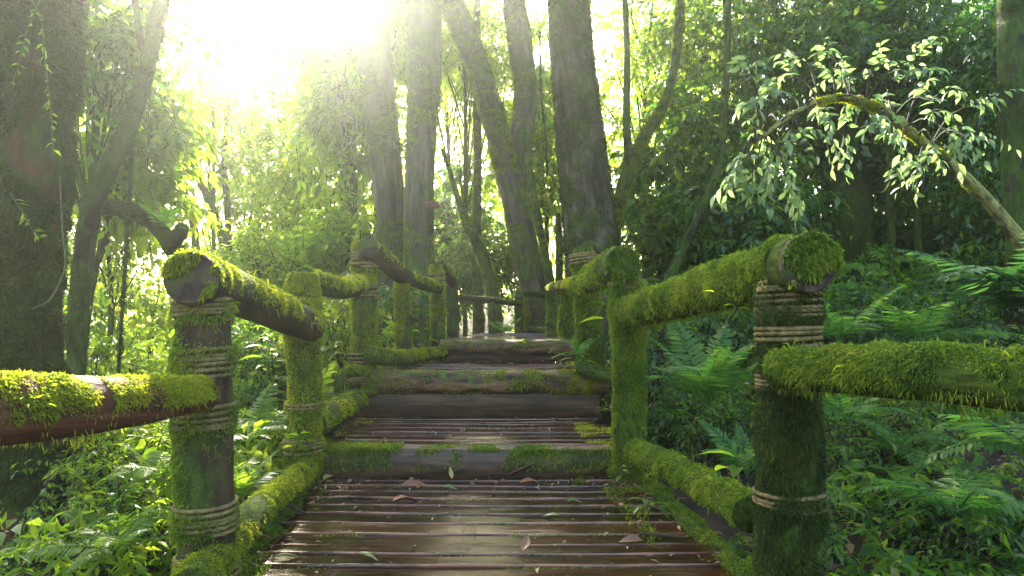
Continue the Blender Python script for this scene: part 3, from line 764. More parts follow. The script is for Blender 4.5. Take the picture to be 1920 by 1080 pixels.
kerb('small stub of mossy log propped at the left end of the big round step log', PP((640, 770, 4.62), (636, 720, 4.62), (650, 698, 4.7), (690, 696, 4.8)), [.03, .034, .04, .04], 20000, MOSS_GOLD, 126, .03, .4, -.5)
for lab, pts, rr in (('dark log lying across the path at the far bend', PP((990, 620, 8.6), (1030, 622, 8.6), (1062, 620, 8.6)), .055),
                     ('thin log above the lower one at the far bend', PP((995, 606, 9.2), (1030, 607, 9.2), (1060, 606, 9.2)), .03)):
    rail('path_log', lab, pts, [rr, rr], 5000, .026, MOSS, 130, 1, 0, cat='log', group=None)

# ------------------------------------------------------------------ trees
def crown_mesh(c, R, nclump, nspray, nleaf, leafL, seed, mb, tw, hi=False, spl=.45, wr=.42, hollow=.35, hang=.35, up=.15):
    """clumps of leafy branchlets spread through an ellipsoid, with gaps between them"""
    r = np.random.default_rng(seed); c = np.asarray(c, float); R = np.asarray(R, float)
    d = rand_dirs(nclump, r); q = r.uniform(hollow ** 3, 1, nclump) ** (1 / 3)
    cc = c + d * q[:, None] * R * .92
    sz = r.uniform(.6, 1.35, nclump)
    O = np.repeat(cc, nspray, 0) + r.normal(size=(nclump * nspray, 3)) * .16 * np.repeat(sz, nspray)[:, None] * min(1, R.mean())
    Dd = nrm(np.repeat(d, nspray, 0) * .55 + r.normal(size=(nclump * nspray, 3)) * .75 + np.array([0, 0, up]))
    Ls = spl * r.uniform(.55, 1.3, nclump * nspray) * np.repeat(sz, nspray)
    sprays(mb, tw, O, Dd, Ls, nleaf, leafL, wr, .4, hi, r, .0035 + leafL * .02, hang)
    return cc

def limbs_to(mb, start_pts, targets, r0, seed, sag=.15):
    r = np.random.default_rng(seed)
    for t in targets:
        s = start_pts[r.integers(len(start_pts))]
        d = t - s; mid = s + d * .5 + np.array([0, 0, sag * np.linalg.norm(d)]) + r.normal(size=3) * .06 * np.linalg.norm(d)
        Tube([s, mid, t], [r0, r0 * .6, r0 * .22], 9, .06, 1, seed).mesh(mb, 6, (False, True))

CANOPY = []
def canopy_protos():
    for k in range(3):
        mb, tw = MB(), MB()
        r = np.random.default_rng(300 + k)
        cc = crown_mesh((0, 0, .6), (2.6, 2.6, 1.5), 46, 12, 10, .17, 310 + k, mb, tw, spl=.7)
        lb = MB(); limbs_to(lb, np.array([[0, 0, -1.2], [0, 0, -.6], [0, 0, 0]]), cc[::2], .075, 320 + k)
        lb.add(np.concatenate(tw.V), [np.concatenate(tw.Fs)], {'tc': np.concatenate(tw.V)})
        a = mb.build('crown', LEAF); b = lb.build('limbs', BARK)
        CANOPY.append((a.data, b.data)); bpy.data.objects.remove(a); bpy.data.objects.remove(b)
canopy_protos()
ncan = [0]
def add_canopy(t, top, s=1.0):
    k = ncan[0]; ncan[0] += 1
    for nm, me in zip(('crown', 'limbs'), CANOPY[k % 3]):
        o = bpy.data.objects.new(nm, me); COL.objects.link(o); o.parent = t
        o.location = Vector(top) - t.location; o.rotation_euler = (0, 0, k * 1.9); o.scale = (s, s, s)

def tree(label, pts, widths, wood=None, md=0, mL=.04, mm=None, top=None, crown=True, seed=0, amp=.09, patch=-.1, name='tree', flare=1.25, seg=22, lobes=0, group=None, cat='tree', ground=True, vis=(0, 1), twigs=(), cs=1.0, bias=None):
    A = [P(*q) for q in pts]; rad = [w * .5 / F * q[2] for w, q in zip(widths, pts)]
    if ground:
        b0 = A[0]; g = float(gz(b0[0], b0[1])) - .12
        if b0[2] > g + .15:
            dx = (A[0] - A[1]); dx = dx / max(abs(dx[2]), .2) * (b0[2] - g) * .6
            A.insert(0, np.array([b0[0] + dx[0] * .6, b0[1], g])); rad.insert(0, rad[0] * flare)
    if top:
        d = A[-1] - A[-2]; k = (top - A[-1][2]) / max(d[2], .1); k = min(k, 6)
        e = A[-1] + d * k * .5; e[2] = top; A.append(np.array([A[-1][0] + d[0] * min(k, 2) * .5, A[-1][1] + .2, top])); rad.append(rad[-1] * .72)
    t = thing(name, label, cat, A[0], group)
    Ltot = sum(np.linalg.norm(A[i + 1] - A[i]) for i in range(len(A) - 1))
    # radius by arc position
    tb = Tube(A, rad, int(np.clip(Ltot * 9, 20, 90)), amp, .55, seed, lobes)
    b = MB(); tb.mesh(b, seg)
    b.build('trunk', wood or BARK, t)
    if md:
        m = MB(); moss_on(m, tb, md, mL, max(.008, mL * .24), patch=patch, pf=3.2, seed=seed + 5, u=vis, lift=.6, down=.6, thmask=bias)
        m.build('moss', mm or MOSS_DARK, t)
    if crown and top: add_canopy(t, A[-1], cs)
    return t, tb

# -- the big named trunks
bb = lambda d: np.clip(.55 - .6 * d[:, 1], .15, 1)
tree('huge mossy trunk at the left edge with bare reddish bark midway', [(52, 1000, 3.5), (52, 700, 3.5), (62, 350, 3.5), (70, 120, 3.55), (72, -60, 3.6)], (116, 108, 122, 132, 140), BARK_RED, 16000, .05, MOSS_DARK, 8.2, True, 201, .16, -.1, vis=(0, .55), bias=bb)
t2, tb2 = tree('crooked leaning tree bending to the right beside the huge left trunk', [(142, 700, 4.6), (150, 540, 4.6), (178, 372, 4.6), (240, 235, 4.7), (280, 110, 4.8), (296, 20, 4.9), (304, -80, 5)], (32, 32, 38, 31, 28, 27, 26), BARK, 8000, .026, MOSS_DARK, 7.8, True, 202, .10, .0, vis=(0, .6))
b = MB(); Tube(PP((268, 95, 4.8), (258, 40, 4.8), (246, -60, 4.9), (230, -200, 5)), [.026, .024, .022, .02], 12, .1, .8, 203).mesh(b, 10)
Tube(PP((170, 395, 4.6), (140, 300, 4.7), (133, 200, 4.8), (150, 60, 4.9)), [.026, .022, .02, .014], 12, .1, .8, 204).mesh(b, 9)
b.build('limb', BARK, t2)
t, tb = tree('pale left trunk of the hazy centre pair, vine wrapped', [(742, 520, 9.2), (735, 400, 9.2), (716, 240, 9.3), (700, 100, 9.4), (692, -30, 9.5)], (64, 56, 60, 62, 62), BARK_HAZED, 2600, .05, MOSS, 9.5, True, 206, .10, .05, vis=(0, .75), lobes=3)
t, tb = tree('pale straight trunk of the hazy centre pair, carrying the small board', [(786, 560, 8.6), (784, 420, 8.6), (788, 250, 8.7), (794, 140, 8.8), (796, -40, 8.9)], (56, 52, 56, 66, 70), BARK_HAZED, 2600, .05, MOSS, 9.0, True, 207, .10, .1, vis=(0, .75), lobes=3)
t, tb = tree('mossy trunk leaning left behind the thin pole rail', [(1005, 560, 9.4), (985, 480, 9.4), (955, 350, 9.5), (925, 220, 9.6), (892, 110, 9.7), (850, 10, 9.8), (835, -60, 9.9)], (56, 54, 44, 44, 42, 44, 44), BARK_HAZED, 5000, .05, MOSS, 9.2, True, 208, .12, -.1, vis=(0, .8), lobes=3)
t, tb = tree('slim twin trunk with bare tan bark right of the leaning mossy one', [(998, 540, 9.9), (984, 430, 9.9), (974, 300, 9.9), (985, 180, 10), (972, 60, 10), (962, -40, 10)], (34, 38, 40, 44, 46, 42), BARK_HAZED, 2500, .05, MOSS, 9.6, True, 209, .12, .1, vis=(0, .8))
t, tb = tree('massive straight brown trunk behind the right railing, right of centre', [(1112, 540, 7.6), (1104, 430, 7.6), (1090, 280, 7.65), (1076, 130, 7.7), (1066, -40, 7.8)], (104, 92, 84, 80, 76), BARK_HAZED, 5200, .04, MOSS_DARK, 8.8, True, 210, .08, .0, vis=(0, .75), lobes=4)
tree('thin mossy sapling leaning left before the centre pair', [(926, 570, 8.8), (905, 480, 8.8), (872, 412, 8.8), (846, 330, 8.9), (830, 280, 9)], (24, 22, 16, 8, 6), BARK, 7000, .035, MOSS, None, False, 211, .12)
tree('thin stem leaning left beside the massive straight trunk', [(1036, 560, 8.3), (1020, 470, 8.3), (998, 350, 8.4), (985, 250, 8.5)], (18, 16, 13, 8), BARK, 7000, .03, MOSS, None, False, 212, .12)
tree('slender upright stem left of the massive straight trunk', [(1048, 560, 8.0), (1049, 470, 8), (1046, 400, 8)], (15, 14, 8), BARK, 7000, .03, MOSS, None, False, 213, .12)
tree('tall hazy pole stem between the leaning trunk and the centre pair', [(896, 560, 11), (893, 430, 11), (896, 290, 11), (893, 100, 11.2), (896, -30, 11.4)], (20, 17, 16, 14, 13), BARK, 2500, .04, MOSS, 9, True, 214, .12, cs=.8)
t, tb = tree('twisted mossy tree forking right of the massive trunk', [(1155, 545, 8.2), (1152, 440, 8.2), (1172, 340, 8.2), (1205, 262, 8.3), (1245, 195, 8.4), (1266, 110, 8.5), (1276, -40, 8.6)], (24, 24, 24, 22, 19, 17, 15), BARK, 8000, .045, MOSS, 8.2, True, 215, .14, -.2, vis=(0, .8))
b = MB(); Tube(PP((1180, 325, 8.2), (1174, 220, 8.2), (1176, 100, 8.3), (1170, -40, 8.4)), [.05, .045, .04, .035], 14, .1, .8, 2151).mesh(b, 9); b.build('limb', BARK, t)
tree('thin dark tree slanting up to the right behind the second right post', [(1236, 585, 7.4), (1270, 490, 7.5), (1310, 400, 7.6), (1342, 330, 7.8), (1360, 200, 8)], (24, 20, 18, 15, 10), BARK, 5000, .035, MOSS_DARK, 7, False, 216, .12)
tree('stout shaded trunk in the gloom behind the near right post', [(1622, 640, 8.8), (1615, 540, 8.8), (1602, 420, 8.8), (1596, 250, 8.9), (1590, 60, 9)], (92, 80, 70, 62, 58), BARK, 3500, .04, MOSS_DARK, 9, True, 217, .1, .1, vis=(0, .6), lobes=4)
tree('black looking trunk at the upper right edge of the wood', [(1925, 640, 5.6), (1922, 480, 5.6), (1908, 250, 5.6), (1900, 60, 5.7), (1896, -60, 5.8)], (64, 60, 54, 50, 50), BARK, 6000, .035, MOSS_DARK, 8.5, True, 218, .1, .1, vis=(0, .6))
for i, (lab, a, wd, d) in enumerate([
    ('slim bare trunk tilting left in the bright gap, longest of the thin ones', [(432, 520), (412, 430), (372, 330), (330, 225), (300, 130)], (20, 16, 13, 11, 7), 10.5),
    ('short slim stem tilting left below the longest thin trunk', [(368, 480), (358, 400), (340, 330), (318, 250)], (15, 12, 9, 6), 9.5),
    ('thin upright grey stem right of the tilted thin trunks', [(428, 520), (427, 400), (420, 290), (432, 180)], (14, 12, 10, 7), 12),
    ('thin dark stem between the stout shaded trunk and the slanting tree', [(1545, 560), (1548, 400), (1540, 200), (1552, -30)], (16, 15, 13, 11), 9.6),
    ('thin straight stem in the dark foliage above the right handrail', [(1450, 560), (1452, 380), (1446, 200), (1455, -30)], (16, 14, 12, 9), 9.8),
    ('slim grey stem right of the stout shaded trunk', [(1775, 640), (1768, 480), (1778, 300), (1770, 100)], (20, 18, 15, 12), 8.6),
    ('crooked thin stem under the arching lit branch', [(1660, 620), (1672, 470), (1668, 330), (1690, 150)], (14, 13, 11, 8), 8.0),
    ('very thin upright stem rising through the sunlit leaves at top right of centre', [(1345, 420), (1350, 260), (1362, 120), (1358, -30)], (12, 11, 10, 8), 10),
    ('hazy thin trunk left of the centre pair', [(655, 540), (648, 380), (640, 200), (652, -20)], (18, 16, 15, 12), 12.5),
    ('faint tall trunk in the bright mist, left of the hazy thin one', [(560, 540), (556, 380), (570, 200), (560, -20)], (15, 14, 12, 10), 14.5),
]):
    tree(lab, [(x, y, d) for x, y in a], wd, BARK, 2500, .035, MOSS, None, False, 230 + i, .12, name='young_tree', group='thin young trees', seg=10)

# fallen limb on the left
t = thing('dead_limb', 'dark drooping dead limb with a broken stub end, left of the near left post', 'branch', P(200, 385, 5.2))
tb = Tube(PP((150, 372, 4.9), (205, 385, 5.0), (262, 402, 5.1), (300, 432, 5.2), (330, 470, 5.25), (350, 520, 5.3), (355, 560, 5.3)), [.05, .05, .05, .06, .07, .065, .05], 30, .14, .7, 250)
b = MB(); tb.mesh(b, 14); Tube(PP((318, 455, 5.2), (335, 440, 5.15), (342, 425, 5.1)), [.06, .055, .045], 8, .1, .8, 251).mesh(b, 10); b.build('branch', BARK, t)
m = MB(); moss_on(m, tb, 9000, .045, .010, seed=252, patch=-.1, down=.9); m.build('moss', MOSS_DARK, t)

# small board on the trunk
t = thing('trail_board', 'small reddish wooden board nailed to the pale straight trunk', 'sign', P(808, 385, 8.38))
b = MB(); c = P(806, 385, 8.36); bar_board(b, c[0] - .085, c[0] + .115, c[1] - .012, c[1] + .012, c[2] - .035, c[2] + .005, 260)
bar_board(b, c[0] - .08, c[0] + .11, c[1] - .014, c[1] + .010, c[2] + .010, c[2] + .045, 261); b.build('board', SIGNW, t)
b = MB(); Tube([c + [0, -.02, .0], c + [0, .12, .0]], [.006, .006], 4, 0).mesh(b, 8); b.build('nail', TWIG, t)

# -- leafy understory trees
def leafy(label, px, py, d, R, ncl, leafL, mt, seed, name='understory_tree', cat='tree', group=None, stem=True, nspray=13, nleaf=10, spl=.45, hi=False, wr=.42, base=None, hang=.35, hollow=.35):
    c = P(px, py, d); R = np.asarray(R, float)
    bx = c[0] if base is None else (base - 960) / F * d
    g = float(gz(bx, d)) - .05
    t = thing(name, label, cat, (bx, d, g), group)
    mb, tw = MB(), MB(); cc = crown_mesh(c, R, ncl, nspray, nleaf, leafL, seed, mb, tw, hi, spl, wr, hollow, hang)
    mb.build('foliage' if cat == 'shrub' else 'crown', mt, t)
    st = MB(); h = c[2] - g
    r = np.random.default_rng(seed + 1)
    if cat == 'shrub':
        limbs_to(st, np.array([[bx, d, g]]) + r.normal(size=(6, 3)) * [.08, .08, .0], cc[:: max(1, len(cc) // 16)], .014 + .008 * R.mean(), seed)
        st.add(np.concatenate(tw.V), [np.concatenate(tw.Fs)], {'tc': np.concatenate(tw.V)})
        st.build('stems', TWIG, t)
    else:
        rt = .018 + .022 * R.mean()
        tb = Tube([(bx, d, g), (bx + (c[0] - bx) * .4 + r.normal() * .08, d + r.normal() * .08, g + h * .5), c, c + [r.normal() * .1, 0, R[2] * .7]], [rt * 1.2, rt, rt * .7, rt * .25], 22, .1, .8, seed)
        tb.mesh(st, 10); st.build('trunk', BARK, t)
        lb = MB(); limbs_to(lb, tb.C[8:20], cc[:: max(1, len(cc) // 26)], rt * .4, seed)
        lb.add(np.concatenate(tw.V), [np.concatenate(tw.Fs)], {'tc': np.concatenate(tw.V)}); lb.build('limbs', BARK, t)
    return t

G = 'leafy understory trees'
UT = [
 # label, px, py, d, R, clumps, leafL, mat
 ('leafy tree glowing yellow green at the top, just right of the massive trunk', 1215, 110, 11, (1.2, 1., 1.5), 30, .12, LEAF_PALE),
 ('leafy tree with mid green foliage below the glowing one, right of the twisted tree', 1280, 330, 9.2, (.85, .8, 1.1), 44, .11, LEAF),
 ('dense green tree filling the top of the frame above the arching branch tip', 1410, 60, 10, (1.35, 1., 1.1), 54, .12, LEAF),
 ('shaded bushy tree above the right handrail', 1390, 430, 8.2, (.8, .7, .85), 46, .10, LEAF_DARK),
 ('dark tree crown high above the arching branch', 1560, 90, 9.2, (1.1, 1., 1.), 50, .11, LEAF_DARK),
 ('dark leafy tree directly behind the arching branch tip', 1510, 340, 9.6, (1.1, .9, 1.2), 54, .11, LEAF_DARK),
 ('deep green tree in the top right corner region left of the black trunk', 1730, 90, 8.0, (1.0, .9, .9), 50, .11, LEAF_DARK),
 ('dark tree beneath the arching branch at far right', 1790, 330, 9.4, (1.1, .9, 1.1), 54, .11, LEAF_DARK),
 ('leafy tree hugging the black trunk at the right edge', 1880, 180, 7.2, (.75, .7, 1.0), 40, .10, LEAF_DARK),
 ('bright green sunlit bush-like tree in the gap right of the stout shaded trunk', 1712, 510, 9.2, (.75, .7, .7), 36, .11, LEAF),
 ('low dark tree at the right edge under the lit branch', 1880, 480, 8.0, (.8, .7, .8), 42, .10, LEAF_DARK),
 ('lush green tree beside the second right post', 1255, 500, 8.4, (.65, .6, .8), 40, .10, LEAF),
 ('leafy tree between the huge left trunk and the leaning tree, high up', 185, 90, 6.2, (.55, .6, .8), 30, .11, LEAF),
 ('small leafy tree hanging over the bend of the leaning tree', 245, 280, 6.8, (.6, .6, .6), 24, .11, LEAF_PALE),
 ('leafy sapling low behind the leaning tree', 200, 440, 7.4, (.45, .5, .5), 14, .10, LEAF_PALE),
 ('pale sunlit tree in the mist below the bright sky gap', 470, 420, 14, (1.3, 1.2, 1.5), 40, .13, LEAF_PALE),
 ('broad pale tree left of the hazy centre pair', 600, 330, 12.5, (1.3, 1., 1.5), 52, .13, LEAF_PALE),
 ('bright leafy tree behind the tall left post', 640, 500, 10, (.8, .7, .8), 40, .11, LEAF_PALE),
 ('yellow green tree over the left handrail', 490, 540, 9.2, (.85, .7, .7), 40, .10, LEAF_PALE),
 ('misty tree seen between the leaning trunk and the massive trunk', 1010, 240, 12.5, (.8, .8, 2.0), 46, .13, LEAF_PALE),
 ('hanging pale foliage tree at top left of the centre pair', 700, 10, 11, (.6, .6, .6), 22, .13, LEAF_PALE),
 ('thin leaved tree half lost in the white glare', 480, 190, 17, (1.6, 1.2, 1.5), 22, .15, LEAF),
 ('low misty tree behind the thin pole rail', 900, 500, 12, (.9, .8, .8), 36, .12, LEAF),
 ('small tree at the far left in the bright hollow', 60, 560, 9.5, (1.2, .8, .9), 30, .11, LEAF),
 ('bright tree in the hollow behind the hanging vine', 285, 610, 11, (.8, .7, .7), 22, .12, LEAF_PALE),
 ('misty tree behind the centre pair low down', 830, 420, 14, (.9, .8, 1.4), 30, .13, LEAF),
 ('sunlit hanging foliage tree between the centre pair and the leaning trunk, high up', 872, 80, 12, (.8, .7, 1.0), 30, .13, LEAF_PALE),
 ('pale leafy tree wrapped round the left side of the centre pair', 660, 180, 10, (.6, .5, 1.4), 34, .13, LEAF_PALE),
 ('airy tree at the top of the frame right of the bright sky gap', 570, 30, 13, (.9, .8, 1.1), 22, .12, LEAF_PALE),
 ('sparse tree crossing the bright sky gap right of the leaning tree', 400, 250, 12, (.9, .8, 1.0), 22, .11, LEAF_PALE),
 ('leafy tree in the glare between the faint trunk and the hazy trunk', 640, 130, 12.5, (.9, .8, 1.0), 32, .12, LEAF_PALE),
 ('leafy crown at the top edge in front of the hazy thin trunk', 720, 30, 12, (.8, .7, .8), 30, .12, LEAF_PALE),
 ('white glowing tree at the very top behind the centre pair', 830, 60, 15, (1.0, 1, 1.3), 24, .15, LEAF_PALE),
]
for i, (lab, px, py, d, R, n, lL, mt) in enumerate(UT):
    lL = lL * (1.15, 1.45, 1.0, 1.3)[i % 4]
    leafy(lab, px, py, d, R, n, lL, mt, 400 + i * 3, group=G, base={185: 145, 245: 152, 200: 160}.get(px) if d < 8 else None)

# -- shrubs
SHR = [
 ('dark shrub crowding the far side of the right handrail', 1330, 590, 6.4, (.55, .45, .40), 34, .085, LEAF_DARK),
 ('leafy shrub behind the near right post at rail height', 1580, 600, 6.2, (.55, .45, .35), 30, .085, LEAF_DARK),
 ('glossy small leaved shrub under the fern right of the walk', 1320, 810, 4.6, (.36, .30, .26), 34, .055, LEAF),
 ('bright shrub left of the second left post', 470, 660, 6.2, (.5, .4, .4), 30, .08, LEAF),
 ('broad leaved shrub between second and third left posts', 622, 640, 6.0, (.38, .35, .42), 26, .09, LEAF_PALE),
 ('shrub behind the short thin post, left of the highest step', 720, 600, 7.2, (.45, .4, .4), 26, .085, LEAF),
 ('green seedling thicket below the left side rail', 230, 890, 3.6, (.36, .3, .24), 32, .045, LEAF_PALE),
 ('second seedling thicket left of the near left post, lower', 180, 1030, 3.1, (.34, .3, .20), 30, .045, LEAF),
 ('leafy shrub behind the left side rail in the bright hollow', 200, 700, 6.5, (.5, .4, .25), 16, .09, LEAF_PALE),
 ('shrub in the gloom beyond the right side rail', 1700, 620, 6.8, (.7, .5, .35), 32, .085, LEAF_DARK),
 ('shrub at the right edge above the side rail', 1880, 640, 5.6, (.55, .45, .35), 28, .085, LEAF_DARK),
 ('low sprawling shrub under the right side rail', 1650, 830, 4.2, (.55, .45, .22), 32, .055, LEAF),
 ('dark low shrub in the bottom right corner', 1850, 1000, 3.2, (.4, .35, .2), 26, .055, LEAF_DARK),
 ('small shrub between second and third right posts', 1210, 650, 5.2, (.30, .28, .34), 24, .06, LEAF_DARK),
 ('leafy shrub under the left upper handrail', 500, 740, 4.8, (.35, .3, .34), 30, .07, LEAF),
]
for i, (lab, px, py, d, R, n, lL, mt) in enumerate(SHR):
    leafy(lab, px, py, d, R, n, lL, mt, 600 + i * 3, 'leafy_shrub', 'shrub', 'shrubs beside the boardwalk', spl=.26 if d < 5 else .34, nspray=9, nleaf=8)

# -- arching lit tree at right with big leaves, coloured paler for the sun glare on them
t, tb = tree('leaning tree at right, its sunlit mossy stem arching over into a leafy tip', [(2010, 590, 5.3), (1930, 478, 5.1), (1840, 362, 5.0), (1725, 262, 4.9), (1650, 205, 4.85), (1570, 182, 4.8), (1490, 212, 4.75), (1415, 268, 4.7)],
             (34, 28, 24, 19, 15, 12, 10, 6), LOG_SUNLIT, 7000, .04, MOSS_GOLD, None, False, 270, .2, -.2)
mb, tw = MB(), MB()
r = np.random.default_rng(271)
SP = [(1500, 110), (1548, 98), (1470, 150), (1440, 160), (1420, 190), (1560, 150), (1590, 150), (1640, 130), (1690, 150), (1730, 180), (1750, 190), (1600, 205), (1640, 225), (1670, 250),
      (1430, 240), (1400, 290), (1420, 310), (1450, 300), (1470, 320), (1410, 340), (1440, 280), (1500, 240), (1540, 210), (1690, 290), (1720, 310), (1780, 250), (1810, 255), (1750, 270), (1380, 320), (1660, 200), (1560, 260), (1490, 360), (1400, 140), (1720, 110), (1820, 200)]
O = []; Dd = []; Ls = []
C = tb.C
for x, y in SP:
    p = P(x, y, 4.7 + r.uniform(-.35, .35)); q = C[len(C) // 3:][np.argmin(np.linalg.norm(C[len(C) // 3:] - p, axis=1))]
    mid = (p + q) / 2 + [0, 0, .08]
    Tube([q, mid, p], [.008, .006, .004], 7, .05, 1, 1).mesh(tw, 5, (False, False))
    for k in range(4):
        O.append(p + r.normal(size=3) * .03); Dd.append(nrm(nrm(p - q) + r.normal(size=3) * .55 + [0, 0, -.05])); Ls.append(r.uniform(.10, .24))
sprays(mb, tw, np.array(O), np.array(Dd), np.array(Ls), 6, .082, .40, .35, True, r, .003, .35)
mb.build('leaves', LEAF_GLOSS, t); tw.build('twigs', TWIG, t)

# -- ferns
FR = {}
def frond_mesh(key, seed, arch, npin=21, mt=FERN):
    r = np.random.default_rng(seed); mb = MB()
    t = np.linspace(0, 1, 30); y = t * (1 - .12 * arch * t); z = .42 * arch * t - .62 * arch * t ** 2; x = .05 * np.sin(t * 2 + seed)
    C = np.stack([x, y, z], -1)
    Tube(C, [.009, .006, .002], 18, 0, 1, 0).mesh(mb, 5, (False, False))
    tp = np.linspace(.14, .985, npin)
    for s in (1, -1):
        for k, tt in enumerate(tp + r.uniform(-.008, .008, npin)):
            i = min(int(tt * 29), 28); p = C[i] + (C[i + 1] - C[i]) * (tt * 29 - i); T = nrm(C[i + 1] - C[i])
            up = nrm(np.cross(np.array([1., 0, 0]), T)); side = np.array([1., 0, 0]) * s
            L = .30 * min(1, ((tt - .02) / .16)) ** .7 * (1 - tt) ** .75 * r.uniform(.9, 1.08) + .012
            dr = nrm(side + T * (.30 + .5 * tt) + up * r.normal() * .10 - up * .12)
            leaves(mb, p[None], dr[None], (up + r.normal(size=3) * .12)[None], np.array([L * 1.02]), min(.5, .036 / L), True, .16, .06)
    o = mb.build('frond', mt); FR[key] = o.data; bpy.data.objects.remove(o)
for k in range(3):
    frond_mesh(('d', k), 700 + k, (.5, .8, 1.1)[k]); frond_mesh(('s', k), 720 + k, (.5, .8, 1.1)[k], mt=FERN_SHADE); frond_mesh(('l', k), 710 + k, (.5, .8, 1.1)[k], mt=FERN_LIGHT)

def fern(label, px, py, d, n, L, kind='d', seed=0, az=(0, 360), tilt=(20, 55), z=None):
    c = P(px, py, d)
    r = np.random.default_rng(seed)
    t = thing('fern', label, 'fern', c, 'ferns beside the boardwalk')
    for k in range(n):
        o = bpy.data.objects.new('frond', FR[(kind, k % 3)]); COL.objects.link(o); o.parent = t
        a = math.radians(az[0] + (az[1] - az[0]) * (k + r.uniform(-.3, .3)) / n); ti = math.radians(r.uniform(*tilt))
        o.rotation_euler = Euler((ti, r.uniform(-.25, .25), a), 'XYZ'); s = L * r.uniform(.75, 1.15); o.scale = (s, s, s)
    return t
fern('big lacy fern right of the walk between second and near right posts', 1325, 760, 3.9, 13, .58, 'd', 1, tilt=(25, 65))
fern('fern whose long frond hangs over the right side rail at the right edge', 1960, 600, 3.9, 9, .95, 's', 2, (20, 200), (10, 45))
fern('spreading fern under the right side rail at the right edge', 1960, 860, 3.0, 11, .60, 'd', 3, (20, 340), (5, 40))
fern('low dark fern in the bottom right corner', 1790, 960, 2.7, 10, .48, 'd', 4, tilt=(0, 35))
fern('fern peeking out behind the near right post above the side rail', 1575, 640, 4.4, 9, .5, 'd', 5)
fern('small fern just right of the near right post below the side rail', 1590, 790, 3.6, 8, .42, 'd', 6, tilt=(15, 60))
fern('fern beside the near right post, left of it at kerb height', 1400, 890, 3.2, 8, .34, 'd', 7, tilt=(20, 65))
fern('yellow green fern left of the second left post', 470, 830, 3.9, 11, .46, 'l', 8, tilt=(10, 50))
fern('small pale fern low between near and second left posts', 450, 930, 3.2, 8, .32, 'l', 9, tilt=(20, 60))
fern('fern growing on the dark dead limb', 305, 425, 5.1, 7, .22, 'd', 10, tilt=(-5, 60))
fern('hazy fern left of the far bend', 945, 625, 7.8, 9, .28, 'd', 11, tilt=(20, 65))
fern('light fern beside the kerb log left of the second landing', 590, 760, 4.6, 9, .42, 'l', 12, tilt=(15, 55))
fern('fern in the litter under the right side rail', 1690, 850, 4.0, 9, .5, 'd', 13, tilt=(5, 40))
fern('fern above the right side rail beside the stout shaded trunk', 1720, 640, 5.2, 10, .65, 'd', 14, tilt=(10, 50))
fern('fern at the foot of the third right post', 1085, 668, 4.85, 8, .20, 'd', 15, tilt=(5, 60))
fern('fern in the left hollow under the side rail', 130, 960, 3.8, 9, .42, 'l', 16, tilt=(10, 50))

fern('light fern against the near left post, under the side rail', 300, 905, 3.0, 9, .34, 'l', 17, tilt=(10, 55))
fern('light fern in the hollow between the huge left trunk and the near left post', 235, 815, 3.8, 10, .40, 'l', 18, tilt=(10, 55))
fern('arching light fern under the left upper handrail', 520, 700, 5.2, 10, .46, 'l', 19, tilt=(10, 55))
fern('lowest light fern near the bottom left corner', 215, 1030, 2.65, 9, .30, 'l', 20, tilt=(5, 50))

# -- small broad leaved plants
def plant(label, px, py, d, h, nl, L, mt, seed, wr=.5, spread=.8, name='seedling'):
    c = P(px, py, d); r = np.random.default_rng(seed)
    t = thing(name, label, 'plant', c, 'small broad leaved plants')
    st, mb = MB(), MB()
    tb = Tube([c, c + [r.normal() * .03, r.normal() * .03, h * .6], c + [r.normal() * .05, r.normal() * .05, h]], [.006, .004, .002], 8, 0); tb.mesh(st, 6)
    k = np.arange(nl); z = c[2] + h * (.25 + .75 * k / max(1, nl - 1)); a = k * 2.4 + r.uniform(0, 6)
    p = np.stack([np.interp(z, tb.C[:, 2], tb.C[:, 0]), np.interp(z, tb.C[:, 2], tb.C[:, 1]), z], -1)
    d_ = np.stack([np.cos(a), np.sin(a), .35 + .4 * k / nl], -1); d_ = nrm(d_ * [spread, spread, 1])
    q = p + d_ * L * .3
    for i in range(nl): Tube([p[i], q[i]], [.0022, .0016], 3, 0).mesh(st, 4, (False, False))
    leaves(mb, q, nrm(d_ - [0, 0, .25]), np.tile([0, 0, 1.], (nl, 1)) + r.normal(size=(nl, 3)) * .25, L * r.uniform(.7, 1.15, nl), wr, True, .45)
    st.build('stem', STEM, t); mb.build('leaves', mt, t)
plant('plant with broad ribbed leaves left of the near right post at kerb height', 1385, 905, 2.75, .10, 5, .12, LEAF_PALE, 1, .62)
plant('small seedling on the left end of the mossy step beam', 585, 875, 3.6, .17, 9, .065, LEAF_PALE, 2)
plant('seedling by the left kerb log at the foot of the second left post', 545, 860, 3.55, .18, 9, .06, LEAF_PALE, 3)
plant('broad leaved plant below the left side rail', 150, 1040, 3.0, .20, 8, .10, LEAF_PALE, 4, .5)
plant('plant with long leaves left of the second right post', 1150, 630, 4.2, .22, 7, .14, LEAF, 5, .3)
plant('narrow leaved plant at the foot of the third right post', 1075, 690, 4.75, .10, 9, .14, LEAF, 6, .24, 1.2)
plant('small leafy plant on the right kerb log top end', 1165, 905, 3.3, .08, 8, .06, LEAF, 7, .4, 1.2)
plant('dark leafy plant beside the right kerb log', 1235, 955, 2.75, .05, 7, .07, LEAF_DARK, 8, .45, 1.4)
plant('plant left of the highest step behind the kerb log', 800, 655, 5.9, .18, 9, .10, LEAF, 9)
plant('plant with yellowish leaves beside the near right post', 1560, 980, 2.5, .16, 6, .09, LEAF, 10)
plant('light green plant between second and third left posts near the kerb', 610, 720, 4.7, .25, 9, .11, LEAF_PALE, 11)
plant('tall leafy plant left of the second left post', 500, 720, 4.4, .32, 12, .13, LEAF_PALE, 12, .34)
